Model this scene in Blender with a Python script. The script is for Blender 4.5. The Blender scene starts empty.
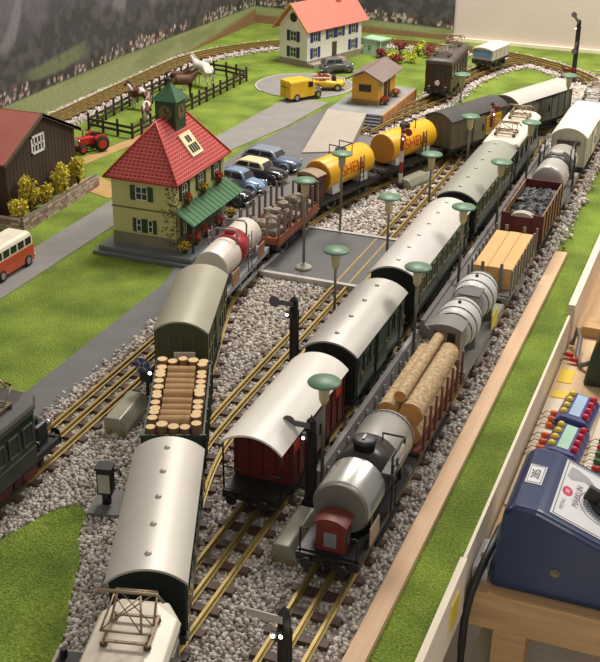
import bpy, bmesh, math, random
import numpy as np
from mathutils import Matrix, Vector
random.seed(7); np.random.seed(7)
S = 0.01                      # every number below is in centimetres; meshes are stored in metres
scene = bpy.context.scene
col = scene.collection
PI = math.pi

# ---------------------------------------------------------------- camera, world, lights, exposure
CAM_H = 62.0; F_PX = 1166.0; PITCH = .44613; YAW = .36399; ROLL = .01527
def setup_camera():
    cp, sp = math.cos(PITCH), math.sin(PITCH)
    F = Vector((-math.sin(YAW)*cp, math.cos(YAW)*cp, -sp))
    R = Vector((math.cos(YAW), math.sin(YAW), 0)); U = R.cross(F)
    R2 = R*math.cos(ROLL)+U*math.sin(ROLL); U2 = U*math.cos(ROLL)-R*math.sin(ROLL)
    m = Matrix((R2, U2, -F)).transposed().to_4x4()
    m.translation = Vector((0, 0, CAM_H*S))
    cd = bpy.data.cameras.new('camera'); cd.sensor_fit = 'HORIZONTAL'; cd.sensor_width = 36
    cd.lens = F_PX/600*36; cd.clip_start = .02; cd.clip_end = 50
    c = bpy.data.objects.new('camera', cd); col.objects.link(c); c.matrix_world = m
    scene.camera = c
setup_camera()
w = bpy.data.worlds.new('room_air'); scene.world = w; w.use_nodes = True
w.node_tree.nodes['Background'].inputs[0].default_value = (1.0, .96, .92, 1)
w.node_tree.nodes['Background'].inputs[1].default_value = .31
def area(name, loc, power, size, target, color=(1, .945, .87)):
    l = bpy.data.lights.new(name, 'AREA'); l.shape = 'DISK'; l.size = size*S; l.energy = power; l.color = color
    o = bpy.data.objects.new(name, l); col.objects.link(o); o.location = Vector(loc)*S
    o.rotation_euler = (Vector(target)-Vector(loc)).to_track_quat('-Z', 'Y').to_euler()
    return o
area('ceiling_or_fill_light', (-70, 236, 168), 37, 60, (-70, 222, 0))
area('ceiling_or_fill_light', (38, 226, 158), 22, 60, (0, 205, 0))
area('ceiling_or_fill_light', (30, -90, 110), 4, 60, (-15, 90, -15))  # added low fill light behind the camera, shines in under the control shelf
vs = scene.view_settings
vs.view_transform = 'Standard'; vs.look = 'None'; vs.gamma = 1; vs.exposure = 0.0; vs.use_curve_mapping = False

# ---------------------------------------------------------------- helpers
def lin(c):
    return tuple(((x/255)/12.92 if x/255 <= .04045 else ((x/255+.055)/1.055)**2.4) for x in c)
MATS = {}
def mat(name, rgb=(128, 128, 128), rough=.6, metal=0.0, var=.12, nscale=40, bump=0.0, bscale=None, emit=0.0, coat=0.0, stretch=None, alpha=None):
    if name in MATS: return MATS[name]
    m = bpy.data.materials.new(name); m.use_nodes = True; nt = m.node_tree; N = nt.nodes; L = nt.links
    b = N['Principled BSDF']; b.inputs['Roughness'].default_value = rough; b.inputs['Metallic'].default_value = metal
    if coat: b.inputs['Coat Weight'].default_value = coat
    c = lin(rgb)
    tc = N.new('ShaderNodeTexCoord'); src = tc.outputs['Object']
    if stretch:
        mp = N.new('ShaderNodeMapping'); mp.inputs['Scale'].default_value = stretch; L.new(src, mp.inputs[0]); src = mp.outputs[0]
    no = N.new('ShaderNodeTexNoise'); no.inputs['Scale'].default_value = nscale; no.inputs['Detail'].default_value = 5; L.new(src, no.inputs['Vector'])
    cr = N.new('ShaderNodeValToRGB'); e = cr.color_ramp.elements
    e[0].position = .3; e[1].position = .7
    e[0].color = tuple(x*(1-var) for x in c)+(1,); e[1].color = tuple(min(1, x*(1+var)) for x in c)+(1,)
    L.new(no.outputs['Fac'], cr.inputs[0]); L.new(cr.outputs[0], b.inputs['Base Color'])
    if bump:
        n2 = N.new('ShaderNodeTexNoise'); n2.inputs['Scale'].default_value = bscale or nscale*6; n2.inputs['Detail'].default_value = 3; L.new(src, n2.inputs['Vector'])
        bp = N.new('ShaderNodeBump'); bp.inputs['Strength'].default_value = bump; bp.inputs['Distance'].default_value = .002
        L.new(n2.outputs['Fac'], bp.inputs['Height']); L.new(bp.outputs[0], b.inputs['Normal'])
    if emit:
        b.inputs['Emission Color'].default_value = c+(1,); b.inputs['Emission Strength'].default_value = emit
    m['ramp'] = 1
    MATS[name] = m
    return m

class MB:
    def __init__(s): s.v = []; s.f = []; s.sm = []
    def add(s, vs, fs, smooth=False, M=None):
        o = len(s.v)
        if M is not None: vs = [tuple(M @ Vector(p)) for p in vs]
        s.v += [tuple(p) for p in vs]; s.f += [tuple(i+o for i in f) for f in fs]
        s.sm += [smooth]*len(fs) if not isinstance(smooth, list) else smooth
        return s
    def box(s, x0, x1, y0, y1, z0, z1, M=None, t=0, ty=None):
        ty = t if ty is None else ty       # t: inset of the top
        vs = [(x0, y0, z0), (x1, y0, z0), (x1, y1, z0), (x0, y1, z0), (x0+t, y0+ty, z1), (x1-t, y0+ty, z1), (x1-t, y1-ty, z1), (x0+t, y1-ty, z1)]
        return s.add(vs, [(0, 3, 2, 1), (4, 5, 6, 7), (0, 1, 5, 4), (1, 2, 6, 5), (2, 3, 7, 6), (3, 0, 4, 7)], False, M)
    def prism(s, pts, axis, a0, a1, M=None, smooth=False):
        n = len(pts)
        def P(p, a): return (a, p[0], p[1]) if axis == 'x' else ((p[0], a, p[1]) if axis == 'y' else (p[0], p[1], a))
        vs = [P(p, a0) for p in pts]+[P(p, a1) for p in pts]
        fs = [(i, (i+1) % n, n+(i+1) % n, n+i) for i in range(n)]
        sm = [smooth]*n+[False, False]
        fs += [tuple(range(n-1, -1, -1)), tuple(range(n, 2*n))]
        return s.add(vs, fs, sm, M)
    def cyl(s, p0, p1, r0, r1=None, n=12, M=None, caps=True):
        r1 = r0 if r1 is None else r1
        p0, p1 = Vector(p0), Vector(p1); d = (p1-p0).normalized()
        a = d.orthogonal().normalized() if abs(d.z) < .999 else Vector((1, 0, 0)); b = d.cross(a)
        vs = [p0+(a*math.cos(2*PI*i/n)+b*math.sin(2*PI*i/n))*r0 for i in range(n)]+[p1+(a*math.cos(2*PI*i/n)+b*math.sin(2*PI*i/n))*r1 for i in range(n)]
        fs = [(i, (i+1) % n, n+(i+1) % n, n+i) for i in range(n)]; sm = [n > 5]*n
        if caps: fs += [tuple(range(n-1, -1, -1)), tuple(range(n, 2*n))]; sm += [False, False]
        return s.add([tuple(v) for v in vs], fs, sm, M)
    def tube(s, path, r, n=6, M=None):
        P = [Vector(p) for p in path]; vs = []; up = Vector((0, 0, 1))
        for i, p in enumerate(P):
            d = (P[min(i+1, len(P)-1)]-P[max(i-1, 0)]).normalized()
            a = d.cross(up); a = a.normalized() if a.length > 1e-3 else Vector((1, 0, 0)); b = a.cross(d)
            vs += [tuple(p+(a*math.cos(2*PI*k/n)+b*math.sin(2*PI*k/n))*r) for k in range(n)]
        fs = [(i*n+k, i*n+(k+1) % n, (i+1)*n+(k+1) % n, (i+1)*n+k) for i in range(len(P)-1) for k in range(n)]
        sm = [True]*len(fs)
        fs += [tuple(range(n-1, -1, -1)), tuple(range((len(P)-1)*n, len(P)*n))]; sm += [False, False]
        return s.add(vs, fs, sm, M)
    def lathe(s, prof, n=16, c=(0, 0, 0), M=None, smooth=True):
        vs = []; m = len(prof)
        for (r, z) in prof: vs += [(c[0]+r*math.cos(2*PI*k/n), c[1]+r*math.sin(2*PI*k/n), c[2]+z) for k in range(n)]
        fs = [(i*n+k, i*n+(k+1) % n, (i+1)*n+(k+1) % n, (i+1)*n+k) for i in range(m-1) for k in range(n)]
        sm = [smooth]*len(fs)
        fs += [tuple(range(n-1, -1, -1)), tuple(range((m-1)*n, m*n))]; sm += [False, False]
        return s.add(vs, fs, sm, M)
    def ell(s, c, r, n=10, m=6, M=None):
        prof = []
        vs = [(c[0], c[1], c[2]-r[2])]
        for j in range(1, m):
            a = -PI/2+PI*j/m
            vs += [(c[0]+r[0]*math.cos(a)*math.cos(2*PI*k/n), c[1]+r[1]*math.cos(a)*math.sin(2*PI*k/n), c[2]+r[2]*math.sin(a)) for k in range(n)]
        vs.append((c[0], c[1], c[2]+r[2])); t = len(vs)-1
        fs = [(0, 1+(k+1) % n, 1+k) for k in range(n)]
        fs += [(1+j*n+k, 1+j*n+(k+1) % n, 1+(j+1)*n+(k+1) % n, 1+(j+1)*n+k) for j in range(m-2) for k in range(n)]
        fs += [(1+(m-2)*n+k, 1+(m-2)*n+(k+1) % n, t) for k in range(n)]
        return s.add(vs, fs, True, M)
    def loft(s, rings, smooth=True, M=None):
        n = len(rings[0]); vs = [p for r in rings for p in r]
        fs = [(i*n+k, i*n+(k+1) % n, (i+1)*n+(k+1) % n, (i+1)*n+k) for i in range(len(rings)-1) for k in range(n)]
        sm = [smooth]*len(fs)
        fs += [tuple(range(n-1, -1, -1)), tuple(range((len(rings)-1)*n, len(rings)*n))]; sm += [False, False]
        return s.add(vs, fs, sm, M)
    def quad(s, a, b, c, d, M=None): return s.add([a, b, c, d], [(0, 1, 2, 3)], False, M)
    def slab(s, q, t):            # a thin plate: four points, thickness t along its normal
        q = [Vector(p) for p in q]; n = (q[1]-q[0]).cross(q[3]-q[0]).normalized()*t
        vs = [tuple(p) for p in q]+[tuple(p+n) for p in q]
        return s.add(vs, [(3, 2, 1, 0), (4, 5, 6, 7), (0, 1, 5, 4), (1, 2, 6, 5), (2, 3, 7, 6), (3, 0, 4, 7)])
    def mesh(s, name):
        me = bpy.data.meshes.new(name)
        me.from_pydata([(x*S, y*S, z*S) for x, y, z in s.v], [], s.f)
        me.polygons.foreach_set('use_smooth', s.sm)
        me.update()
        return me
    def build(s, name, m, parent=None, loc=(0, 0, 0), rz=0, bevel=0, seg=2):
        me = s.mesh(name)
        bm = bmesh.new(); bm.from_mesh(me); bmesh.ops.recalc_face_normals(bm, faces=bm.faces); bm.to_mesh(me); bm.free()
        me.materials.append(m)
        return put(name, me, parent, loc, rz, bevel, seg)
def put(name, me, parent=None, loc=(0, 0, 0), rz=0, bevel=0, seg=2):
    o = bpy.data.objects.new(name, me); col.objects.link(o)
    o.location = Vector(loc)*S; o.rotation_euler = (0, 0, rz)
    if parent: o.parent = parent
    if bevel:
        b = o.modifiers.new('soft_edges', 'BEVEL'); b.width = bevel*S; b.segments = seg; b.limit_method = 'ANGLE'; b.angle_limit = .6
    return o
def tag(o, label, cat=None, group=None, kind=None):
    o['label'] = label
    if cat: o['category'] = cat
    if group: o['group'] = group
    if kind: o['kind'] = kind
    return o
def thing(name, label, cat, loc=(0, 0, 0), rz=0, group=None):
    o = bpy.data.objects.new(name, None); col.objects.link(o); o.empty_display_size = .02
    o.location = Vector(loc)*S; o.rotation_euler = (0, 0, rz)
    return tag(o, label, cat, group)
def struct(o, label=None):
    o['kind'] = 'structure'
    if label: o['label'] = label
    return o
def copy_tree(o, loc=None, rz=None, label=None, parent=None):
    c = o.copy(); col.objects.link(c)
    if parent: c.parent = parent
    if loc is not None: c.location = Vector(loc)*S
    if rz is not None: c.rotation_euler = (0, 0, rz)
    if label: c['label'] = label
    for ch in list(o.children): copy_tree(ch, parent=c)
    return c
def arc(w, rise, n=14, z=0):           # points of an arched roof line, left to right
    R = (w*w/4+rise*rise)/(2*rise); a = math.asin(min(1, w/2/R))
    return [(R*math.sin(-a+2*a*i/n), z+rise-R+R*math.cos(-a+2*a*i/n)) for i in range(n+1)]
def rng(*a): return random.uniform(*a)
def text_mesh(txt, size, depth=0):
    cu = bpy.data.curves.new('lettering', 'FONT'); cu.body = txt; cu.size = size; cu.align_x = 'CENTER'; cu.align_y = 'CENTER'; cu.extrude = depth; cu.resolution_u = 3
    o = bpy.data.objects.new('lettering_tmp', cu); col.objects.link(o)
    me = bpy.data.meshes.new_from_object(o); bpy.data.objects.remove(o); bpy.data.curves.remove(cu)
    return me
def text_on(name, txt, size, m, parent, fn, cuts=0, bold=0):
    """lettering mapped by fn(u, v) -> point in cm; u along the text, v up"""
    me = text_mesh(txt, size); bm = bmesh.new(); bm.from_mesh(me)
    for k in range(cuts):
        v = size*(-.5+(k+.5)/cuts)
        bmesh.ops.bisect_plane(bm, geom=bm.verts[:]+bm.edges[:]+bm.faces[:], plane_co=(0, v, 0), plane_no=(0, 1, 0))
    for v in bm.verts: v.co = Vector(fn(v.co.x, v.co.y))*S
    bm.to_mesh(me); bm.free(); me.materials.clear(); me.materials.append(m)
    return put(name, me, parent)
# ---------------------------------------------------------------- materials of the setting
def node_mat(name, rough=.9):
    m = bpy.data.materials.new(name); m.use_nodes = True
    b = m.node_tree.nodes['Principled BSDF']; b.inputs['Roughness'].default_value = rough
    return m, m.node_tree.nodes, m.node_tree.links, b
def ramp(N, L, src, stops):
    cr = N.new('ShaderNodeValToRGB'); e = cr.color_ramp.elements
    while len(e) < len(stops): e.new(.5)
    for k, (p, c) in enumerate(stops): e[k].position = p; e[k].color = lin(c)+(1,)
    L.new(src, cr.inputs[0]); return cr.outputs[0]
def noise(N, L, scale, detail=4, vec=None):
    n = N.new('ShaderNodeTexNoise'); n.inputs['Scale'].default_value = scale; n.inputs['Detail'].default_value = detail
    if vec is not None: L.new(vec, n.inputs['Vector'])
    return n.outputs['Fac']
def mixc(N, L, a, b, f, mode='MIX'):
    x = N.new('ShaderNodeMix'); x.data_type = 'RGBA'; x.blend_type = mode
    for i, v in ((6, a), (7, b)):
        if isinstance(v, tuple): x.inputs[i].default_value = v+(1,)
        else: L.new(v, x.inputs[i])
    if isinstance(f, float): x.inputs[0].default_value = f
    else: L.new(f, x.inputs[0])
    return x.outputs[2]
def bump(N, L, b, h, s=.5, d=.002):
    bp = N.new('ShaderNodeBump'); bp.inputs['Strength'].default_value = s; bp.inputs['Distance'].default_value = d
    L.new(h, bp.inputs['Height']); L.new(bp.outputs[0], b.inputs['Normal'])
def grass_material():
    m, N, L, b = node_mat('grass_mat', 1.0)
    v = N.new('ShaderNodeTexCoord').outputs['Object']
    fine = ramp(N, L, noise(N, L, 420, 3, v), [(.3, (100, 122, 38)), (.5, (130, 153, 54)), (.72, (160, 178, 82))])
    big = ramp(N, L, noise(N, L, 14, 4, v), [(.35, (170, 175, 150)), (.65, (255, 255, 240))])
    L.new(mixc(N, L, fine, big, .8, 'MULTIPLY'), b.inputs['Base Color'])
    bump(N, L, b, noise(N, L, 520, 2, v), .9, .003)
    return m
GRASS = grass_material()
ASPH = mat('asphalt', (136, 132, 128), .95, var=.07, nscale=35, bump=.25, bscale=700)
ASPHD = mat('dark_asphalt', (110, 108, 107), .9, var=.08, nscale=30, bump=.25, bscale=700)
DIRT = mat('dirt_path', (176, 142, 92), 1, var=.12, nscale=40, bump=.3)
BEDM = mat('ballast_base', (164, 152, 140), 1, var=.3, nscale=260, bump=.5)
PLY = mat('pale_plywood', (214, 182, 140), .7, var=.10, nscale=30, stretch=(6, .6, 6))
WOODW = mat('whitened_wood', (234, 220, 196), .7, var=.06, nscale=30, stretch=(6, .6, 6))
WOODB = mat('beech_wood', (200, 160, 112), .65, var=.14, nscale=25, stretch=(.5, 6, 8))
PLASTER = mat('white_plaster', (210, 196, 184), .95, var=.03, nscale=6, bump=.15, bscale=120)
FLOORM = mat('pale_floor', (205, 195, 185), .8, var=.08, nscale=9)
BRASS = mat('brass_rail', (158, 136, 78), .48, .5, var=.12, nscale=60)
SLEEP = mat('brown_sleeper', (80, 56, 48), .6, var=.2, nscale=80)
def stone_material():
    m, N, L, b = node_mat('ballast_stone', .95)
    g = N.new('ShaderNodeNewGeometry').outputs['Random Per Island']
    c = ramp(N, L, g, [(0, (140, 124, 112)), (.2, (176, 164, 152)), (.6, (204, 196, 186)), (.88, (222, 216, 208)), (1, (164, 140, 122))])
    L.new(c, b.inputs['Base Color']); return m
STONE = stone_material()

# ---------------------------------------------------------------- the room and the layout board
def poly(name, pts, z0, z1, m, label=None, st=True):
    mb = MB(); n = len(pts)
    mb.prism(pts, 'z', z0, z1)
    o = mb.build(name, m)
    if st: struct(o, label)
    return o
struct(MB().box(-260, 200, -160, 300, -96, -90).build('floor', FLOORM))
struct(MB().box(-134, -129, -60, 305, -90, 75).build('wall_left', PLASTER))
struct(MB().box(-134, 160, 300, 305, -90, 75).build('wall_back', PLASTER))
board = struct(MB().box(-129, -16.2, 30, 300, -3, 0).build('ground', GRASS), 'grass covered baseboard of the model railway')
for (x, y) in ((-120, 45), (-24, 45), (-120, 285), (-24, 285), (-24, 165)):
    struct(MB().box(x-2.5, x+2.5, y-2.5, y+2.5, -90, -3).build('trim_1', WOODB))
# edges of the board on the operator's side
struct(MB().box(-16.2, -15.6, 30, 82.5, -5, .9).build('trim_2', WOODW), 'pale wooden edge strip beside the blue transformer')
struct(MB().box(-16.2, -15.9, 82.5, 139, -5, .15).build('trim_3', WOODW))
struct(MB().box(-16.4, -15.5, 139, 300, -5, 1.4).build('trim_4', WOODW))
struct(MB().box(-72.6, -16.4, 299.0, 300, 0, .8).build('baseboard_back', WOODW))
tag(MB().box(-21.5, -19.8, 48, 159, 0, .7).build('wooden_strip', mat('plain_pine', (216, 180, 144), .7, var=.06, nscale=30, stretch=(8, .5, 8)), bevel=.05), 'long flat pine strip lying between ballast and grass', 'strip')

# ---------------------------------------------------------------- roads and paths (thin sheets on the board)
poly('road_1', [(-91.2, 60), (-85.3, 60), (-85.3, 160), (-85.2, 188), (-82, 205), (-80.5, 226), (-90, 228), (-91.5, 190), (-91.3, 155)], 0, .12, ASPH, 'grey village road running past the station')
def ring(cx, cy, r, n=40, sx=1, sy=1): return [(cx+r*sx*math.cos(2*PI*k/n), cy+r*sy*math.sin(2*PI*k/n)) for k in range(n)]
poly('road_2', ring(-90.5, 238, 10.5, 44, 1, 1.05), 0, .16, ASPH, 'round grey turning circle in front of the white house')
kerb = MB()
for k in range(44):
    a = 2*PI*k/44
    if -2.4 < (a if a < PI else a-2*PI) < -1.0: continue
    b = 2*PI*(k+1)/44
    P = lambda r, t: (-90.5+r*math.cos(t), 238+r*1.05*math.sin(t))
    kerb.prism([P(10.45, a), P(10.8, a), P(10.8, b), P(10.45, b)], 'z', 0, .22)
struct(kerb.build('trim_5', mat('kerb_white', (176, 172, 166), .8)))
poly('road_3', [(-83.4, 157), (-83.2, 190), (-79, 226), (-72, 232), (-64, 232), (-62.5, 186), (-63.3, 152), (-63.3, 60), (-68.3, 60), (-68.3, 128), (-69.4, 133), (-72.8, 135), (-72.8, 157)], 0, .1, ASPHD, 'dark asphalt yard with parked cars behind the station')
poly('path_1', [(-108, 166), (-105.5, 165), (-102.5, 188), (-105, 189)], 0, .08, DIRT)
poly('path_2', [(-101.5, 158.5), (-92.2, 155), (-92.2, 160), (-100.5, 165)], 0, .08, DIRT)

# ---------------------------------------------------------------- track paths
def catmull(P, step=1.0):
    out = []; P = [Vector((p[0], p[1])) for p in P]
    Q = [P[0]*2-P[1]]+P+[P[-1]*2-P[-2]]
    for i in range(1, len(Q)-2):
        n = max(2, int((Q[i+1]-Q[i]).length/step))
        for k in range(n):
            t = k/n
            out.append(.5*((2*Q[i])+(Q[i+1]-Q[i-1])*t+(2*Q[i-1]-5*Q[i]+4*Q[i+1]-Q[i+2])*t*t+(3*Q[i]-Q[i-1]-3*Q[i+1]+Q[i+2])*t**3))
    out.append(P[-1]); return out
def arcpts(cx, cy, r, a0, a1, n): return [(cx+r*math.cos(math.radians(a0+(a1-a0)*k/n)), cy+r*math.sin(math.radians(a0+(a1-a0)*k/n))) for k in range(n+1)]
XR, XM, X3, XL = -25.7, -35.2, -44.6, -59.1
P_RIGHT = [(XR, 46), (XR, 90), (XR, 140), (XR, 190), (XR, 225), (-25.9, 241)]
P_LOOP = [(-26, 241)]+arcpts(-72, 241, 46.6, 8, 90, 12)+arcpts(-78, 241, 46.6, 90, 172, 12)+[(-124.6, 241), (-124.2, 200), (-124, 165)]
P_MID = [(XM, 58), (XM, 100), (XM, 150), (XM, 195), (-35.2, 208), (-35.6, 214)]
P_THIRD = [(-36.2, 60), (-38.4, 69), (-41.6, 79), (-43.9, 88), (X3, 96), (X3, 120), (X3, 160), (X3, 188), (-45, 197)]
P_DIAG = [(-29.8, 44), (-31.6, 51), (-33.9, 58.5), (-38.1, 69.4), (-42.4, 79), (-46.6, 89.4), (-50.4, 99), (-53.7, 109), (-56.6, 118), (-58.5, 125), (-59.1, 132)]
P_STAT = [(XL, 60), (XL, 100), (XL, 135), (-59.2, 147), (-58.9, 157), (-57.4, 166), (-55.2, 175), (-52.5, 184), (-49, 193), (-45.2, 201), (-41, 210), (-36.8, 218.4), (-32.6, 228), (-28.6, 240), (-26.5, 250)]
P_SIDE = [(-66.5, 206), (-65.4, 214), (-63.8, 222), (-61.4, 231), (-59.8, 240), (-59.8, 252), (-58.6, 261), (-55.6, 272), (-50, 281)]
RAIL_TOP = 1.2
sleeper_me = None
def track(name, label, P, spacing=2.9, group='tinplate three rail tracks', rails=(-1.7, 0, 1.7), zb=0, skip=None):
    global sleeper_me
    t = thing(name, label, 'track', (0, 0, 0), 0, group)
    C = catmull(P, 1.5)
    T = [(C[min(i+1, len(C)-1)]-C[max(i-1, 0)]).normalized() for i in range(len(C))]
    prof = [(-.26, .72), (.26, .72), (.26, .78), (.07, .82), (.07, 1.02), (.14, 1.06), (.14, 1.2), (-.14, 1.2), (-.14, 1.06), (-.07, 1.02), (-.07, .82), (-.26, .78)]
    for o in rails:
        rings = [[(c.x+d.y*(o+x), c.y-d.x*(o+x), z+zb) for x, z in prof] for c, d in zip(C, T)]
        MB().loft(rings, smooth=False).build('rail', BRASS, t)
    if sleeper_me is None:
        mb = MB().box(-2.75, 2.75, -.52, .52, .05, .72, t=.1)
        sleeper_me = mb.mesh('sleeper'); sleeper_me.materials.append(SLEEP)
    acc = 0; nxt = spacing/2
    for i in range(len(C)-1):
        d = (C[i+1]-C[i]).length
        while nxt <= acc+d:
            p = C[i].lerp(C[i+1], (nxt-acc)/d)
            if not (skip and skip(p)): put('sleeper', sleeper_me, t, (p.x, p.y, zb), math.atan2(-T[i].x, T[i].y)+rng(-.015, .015))
            nxt += spacing
        acc += d
    return t
track('railway_track', 'brass three rail track under the goods train along the pine strip', P_RIGHT)
track('railway_track', 'brass three rail track carrying green coaches and red boxcar', P_MID)
on_plate = lambda p: 134 < p.y < 153 and p.x < -39
track('railway_track', 'empty brass track crossing the dark grey road plate between lamps', P_THIRD, skip=on_plate)
track('railway_track', 'slanting brass track under log wagon and near silver roofed coach', P_DIAG)
track('railway_track', 'curved brass track past the red roofed station under yellow tankers', P_STAT)
track('railway_track', 'short siding track under the brown locomotive', P_SIDE)
track('railway_track', 'far curved loop track along the mountain backdrop and white wall', P_LOOP)

# ---------------------------------------------------------------- ballast
def offset_ribbon(P, a, b):
    C = catmull(P, 3); T = [(C[min(i+1, len(C)-1)]-C[max(i-1, 0)]).normalized() for i in range(len(C))]
    return [(c.x+d.y*a, c.y-d.x*a) for c, d in zip(C, T)], [(c.x+d.y*b, c.y-d.x*b) for c, d in zip(C, T)]
BED = [(-63.2, 46), (-63.2, 134), (-62.6, 150), (-62.4, 158), (-60.6, 167), (-58.2, 176), (-55.6, 185), (-52, 194), (-48.4, 202), (-44.4, 211), (-41.5, 219), (-39.5, 232), (-41, 250), (-36, 262), (-26, 262), (-22.2, 245), (-21.6, 225), (-21.5, 160), (-21.5, 46)]
PATCH = [(-55.5, 46), (-55.8, 66), (-54.2, 71.5), (-52.9, 75.6), (-51.3, 77.6), (-49.6, 76.2), (-48.6, 73), (-46.6, 70), (-44.6, 65), (-43, 62), (-41.8, 58), (-40.6, 52), (-40, 46)]
poly('ground_ballast', BED, 0, .32, BEDM, 'ballast bed under the tracks')
poly('ground_grass', PATCH, .1, .55, GRASS, 'irregular patch of dark green turf beside the near coach')
def ribbon(name, P, hw, h, lab):
    a, b = offset_ribbon(P, -hw, hw); a2, b2 = offset_ribbon(P, -hw+1, hw-1)
    rings = [[(p[0], p[1], 0), (p2[0], p2[1], h), (q2[0], q2[1], h), (q[0], q[1], 0)] for p, p2, q2, q in zip(a, a2, b2, b)]
    struct(MB().loft(rings, smooth=False).build(name, BEDM), lab)
    return a, b
LOOP_A, LOOP_B = ribbon('ground_embankment', P_LOOP, 4.7, .3, 'ballast bank below the far loop track')
SIDE_A, SIDE_B = ribbon('ground_siding', P_SIDE, 4.2, .2, 'ballast strip below the siding')
def inside(pts, X, Y):
    c = np.zeros(X.shape, bool); n = len(pts)
    for i in range(n):
        x0, y0 = pts[i]; x1, y1 = pts[(i+1) % n]
        if y0 == y1: continue
        c ^= ((y0 > Y) != (y1 > Y)) & (X < (x1-x0)*(Y-y0)/(y1-y0)+x0)
    return c
PLATE = [(-57, 134.4), (-39.2, 134.4), (-39.2, 152.4), (-57, 152.4)]
def scatter(pl, y0, y1, step, excl=()):
    xs = [p[0] for p in pl]
    gx, gy = np.meshgrid(np.arange(min(xs)-1, max(xs)+1, step), np.arange(y0, y1, step))
    X = gx.ravel()+np.random.uniform(-.5, .5, gx.size)*step*1.1; Y = gy.ravel()+np.random.uniform(-.5, .5, gx.size)*step*1.1
    jx = X+np.random.normal(0, .5, X.size); jy = Y+np.random.normal(0, .5, X.size)
    k = inside(pl, jx, jy)
    for e in excl: k &= ~inside(e, X, Y)
    return X[k], Y[k]
def stones(name, X, Y, r0, r1, zmid, label):
    n = len(X); ph = (1+5**.5)/2
    V = np.array([(-1, ph, 0), (1, ph, 0), (-1, -ph, 0), (1, -ph, 0), (0, -1, ph), (0, 1, ph), (0, -1, -ph), (0, 1, -ph), (ph, 0, -1), (ph, 0, 1), (-ph, 0, -1), (-ph, 0, 1)])/1.9
    Fc = np.array([(0, 11, 5), (0, 5, 1), (0, 1, 7), (0, 7, 10), (0, 10, 11), (1, 5, 9), (5, 11, 4), (11, 10, 2), (10, 7, 6), (7, 1, 8), (3, 9, 4), (3, 4, 2), (3, 2, 6), (3, 6, 8), (3, 8, 9), (4, 9, 5), (2, 4, 11), (6, 2, 10), (8, 6, 7), (9, 8, 1)])
    R = np.random.uniform(r0, r1, n)
    v = V[None]*np.random.uniform(.72, 1.28, (n, 12, 1))*R[:, None, None]*np.random.uniform(.75, 1.25, (n, 1, 3))
    q = np.random.normal(size=(n, 4)); q /= np.linalg.norm(q, axis=1)[:, None]; a, b, c, d = q.T
    M = np.stack([np.stack([1-2*(c*c+d*d), 2*(b*c-a*d), 2*(b*d+a*c)], 1), np.stack([2*(b*c+a*d), 1-2*(b*b+d*d), 2*(c*d-a*b)], 1), np.stack([2*(b*d-a*c), 2*(c*d+a*b), 1-2*(b*b+c*c)], 1)], 1)
    v = np.einsum('nij,nkj->nki', M, v)
    v += np.stack([X, Y, zmid+np.random.uniform(-.1, .12, n)], 1)[:, None]
    me = bpy.data.meshes.new(name)
    co = (v.reshape(-1, 3)*S).astype(np.float32); f = (Fc[None]+12*np.arange(n)[:, None, None]).reshape(-1).astype(np.int32)
    me.vertices.add(len(co)); me.vertices.foreach_set('co', co.ravel())
    me.loops.add(len(f)); me.loops.foreach_set('vertex_index', f)
    me.polygons.add(len(f)//3); me.polygons.foreach_set('loop_start', np.arange(0, len(f), 3, dtype=np.int32))
    me.update(); me.validate(); me.materials.append(STONE)
    o = put(name, me); tag(o, label, 'gravel', kind='stuff'); return o
def near_track(X, Y, d=2.9):
    k = np.zeros(X.shape, bool)
    for P in (P_RIGHT, P_MID, P_THIRD, P_DIAG, P_STAT, P_SIDE, P_LOOP):
        C = catmull(P, 2.0)
        for c in C: k |= (X-c.x)**2+(Y-c.y)**2 < d*d
    return k
STRIPX = [(-21.75, 40), (-18, 40), (-18, 160), (-21.75, 160)]
sx, sy = [], []
for y0, y1, st in ((52, 100, .335), (100, 150, .4), (150, 262, .5)):
    a, b = scatter(BED, y0, y1, st, (PATCH, PLATE, STRIPX)); sx.append(a); sy.append(b)
for X, Y, r0, r1, y0, y1, lab in ((sx[0], sy[0], .16, .26, 0, 0, 'light grey ballast gravel around the near tracks'), (sx[1], sy[1], .19, .3, 0, 0, 'light grey ballast gravel between the middle tracks before the road plate'), (sx[2], sy[2], .23, .36, 0, 0, 'light grey ballast gravel beyond the road plate')):
    stones('gravel', X, Y, r0, r1, np.where(near_track(X, Y), .25, .5), lab)
lx, ly = scatter(LOOP_A+LOOP_B[::-1], 160, 295, .44); stones('gravel', lx, ly, .19, .3, np.where(near_track(lx, ly), .2, .36), 'pale ballast gravel along the far loop track')
lx, ly = scatter(SIDE_A+SIDE_B[::-1], 206, 280, .44); stones('gravel', lx, ly, .19, .3, np.where(near_track(lx, ly), .16, .32), 'pale ballast gravel under the brown locomotive')

# road plate between the tracks
rp = thing('road_plate', 'dark grey road crossing plate with two lamps standing on it', 'plate', (0, 0, 0))
MB().box(-57, -39.6, 134.5, 152.4, .3, 1.16).build('plate', mat('plate_grey', (90, 88, 88), .6, var=.08, nscale=25), rp, bevel=.06)
for y0, y1 in ((133.9, 134.6), (152.3, 152.9)):
    MB().box(-57.2, -39.4, y0, y1, .2, 1.34).build('edge_strip', mat('plate_edge', (186, 180, 172), .6), rp)
MB().box(-57.5, -57, 133.9, 152.9, .2, 1.3).build('edge_strip', MATS['plate_edge'], rp)
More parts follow.
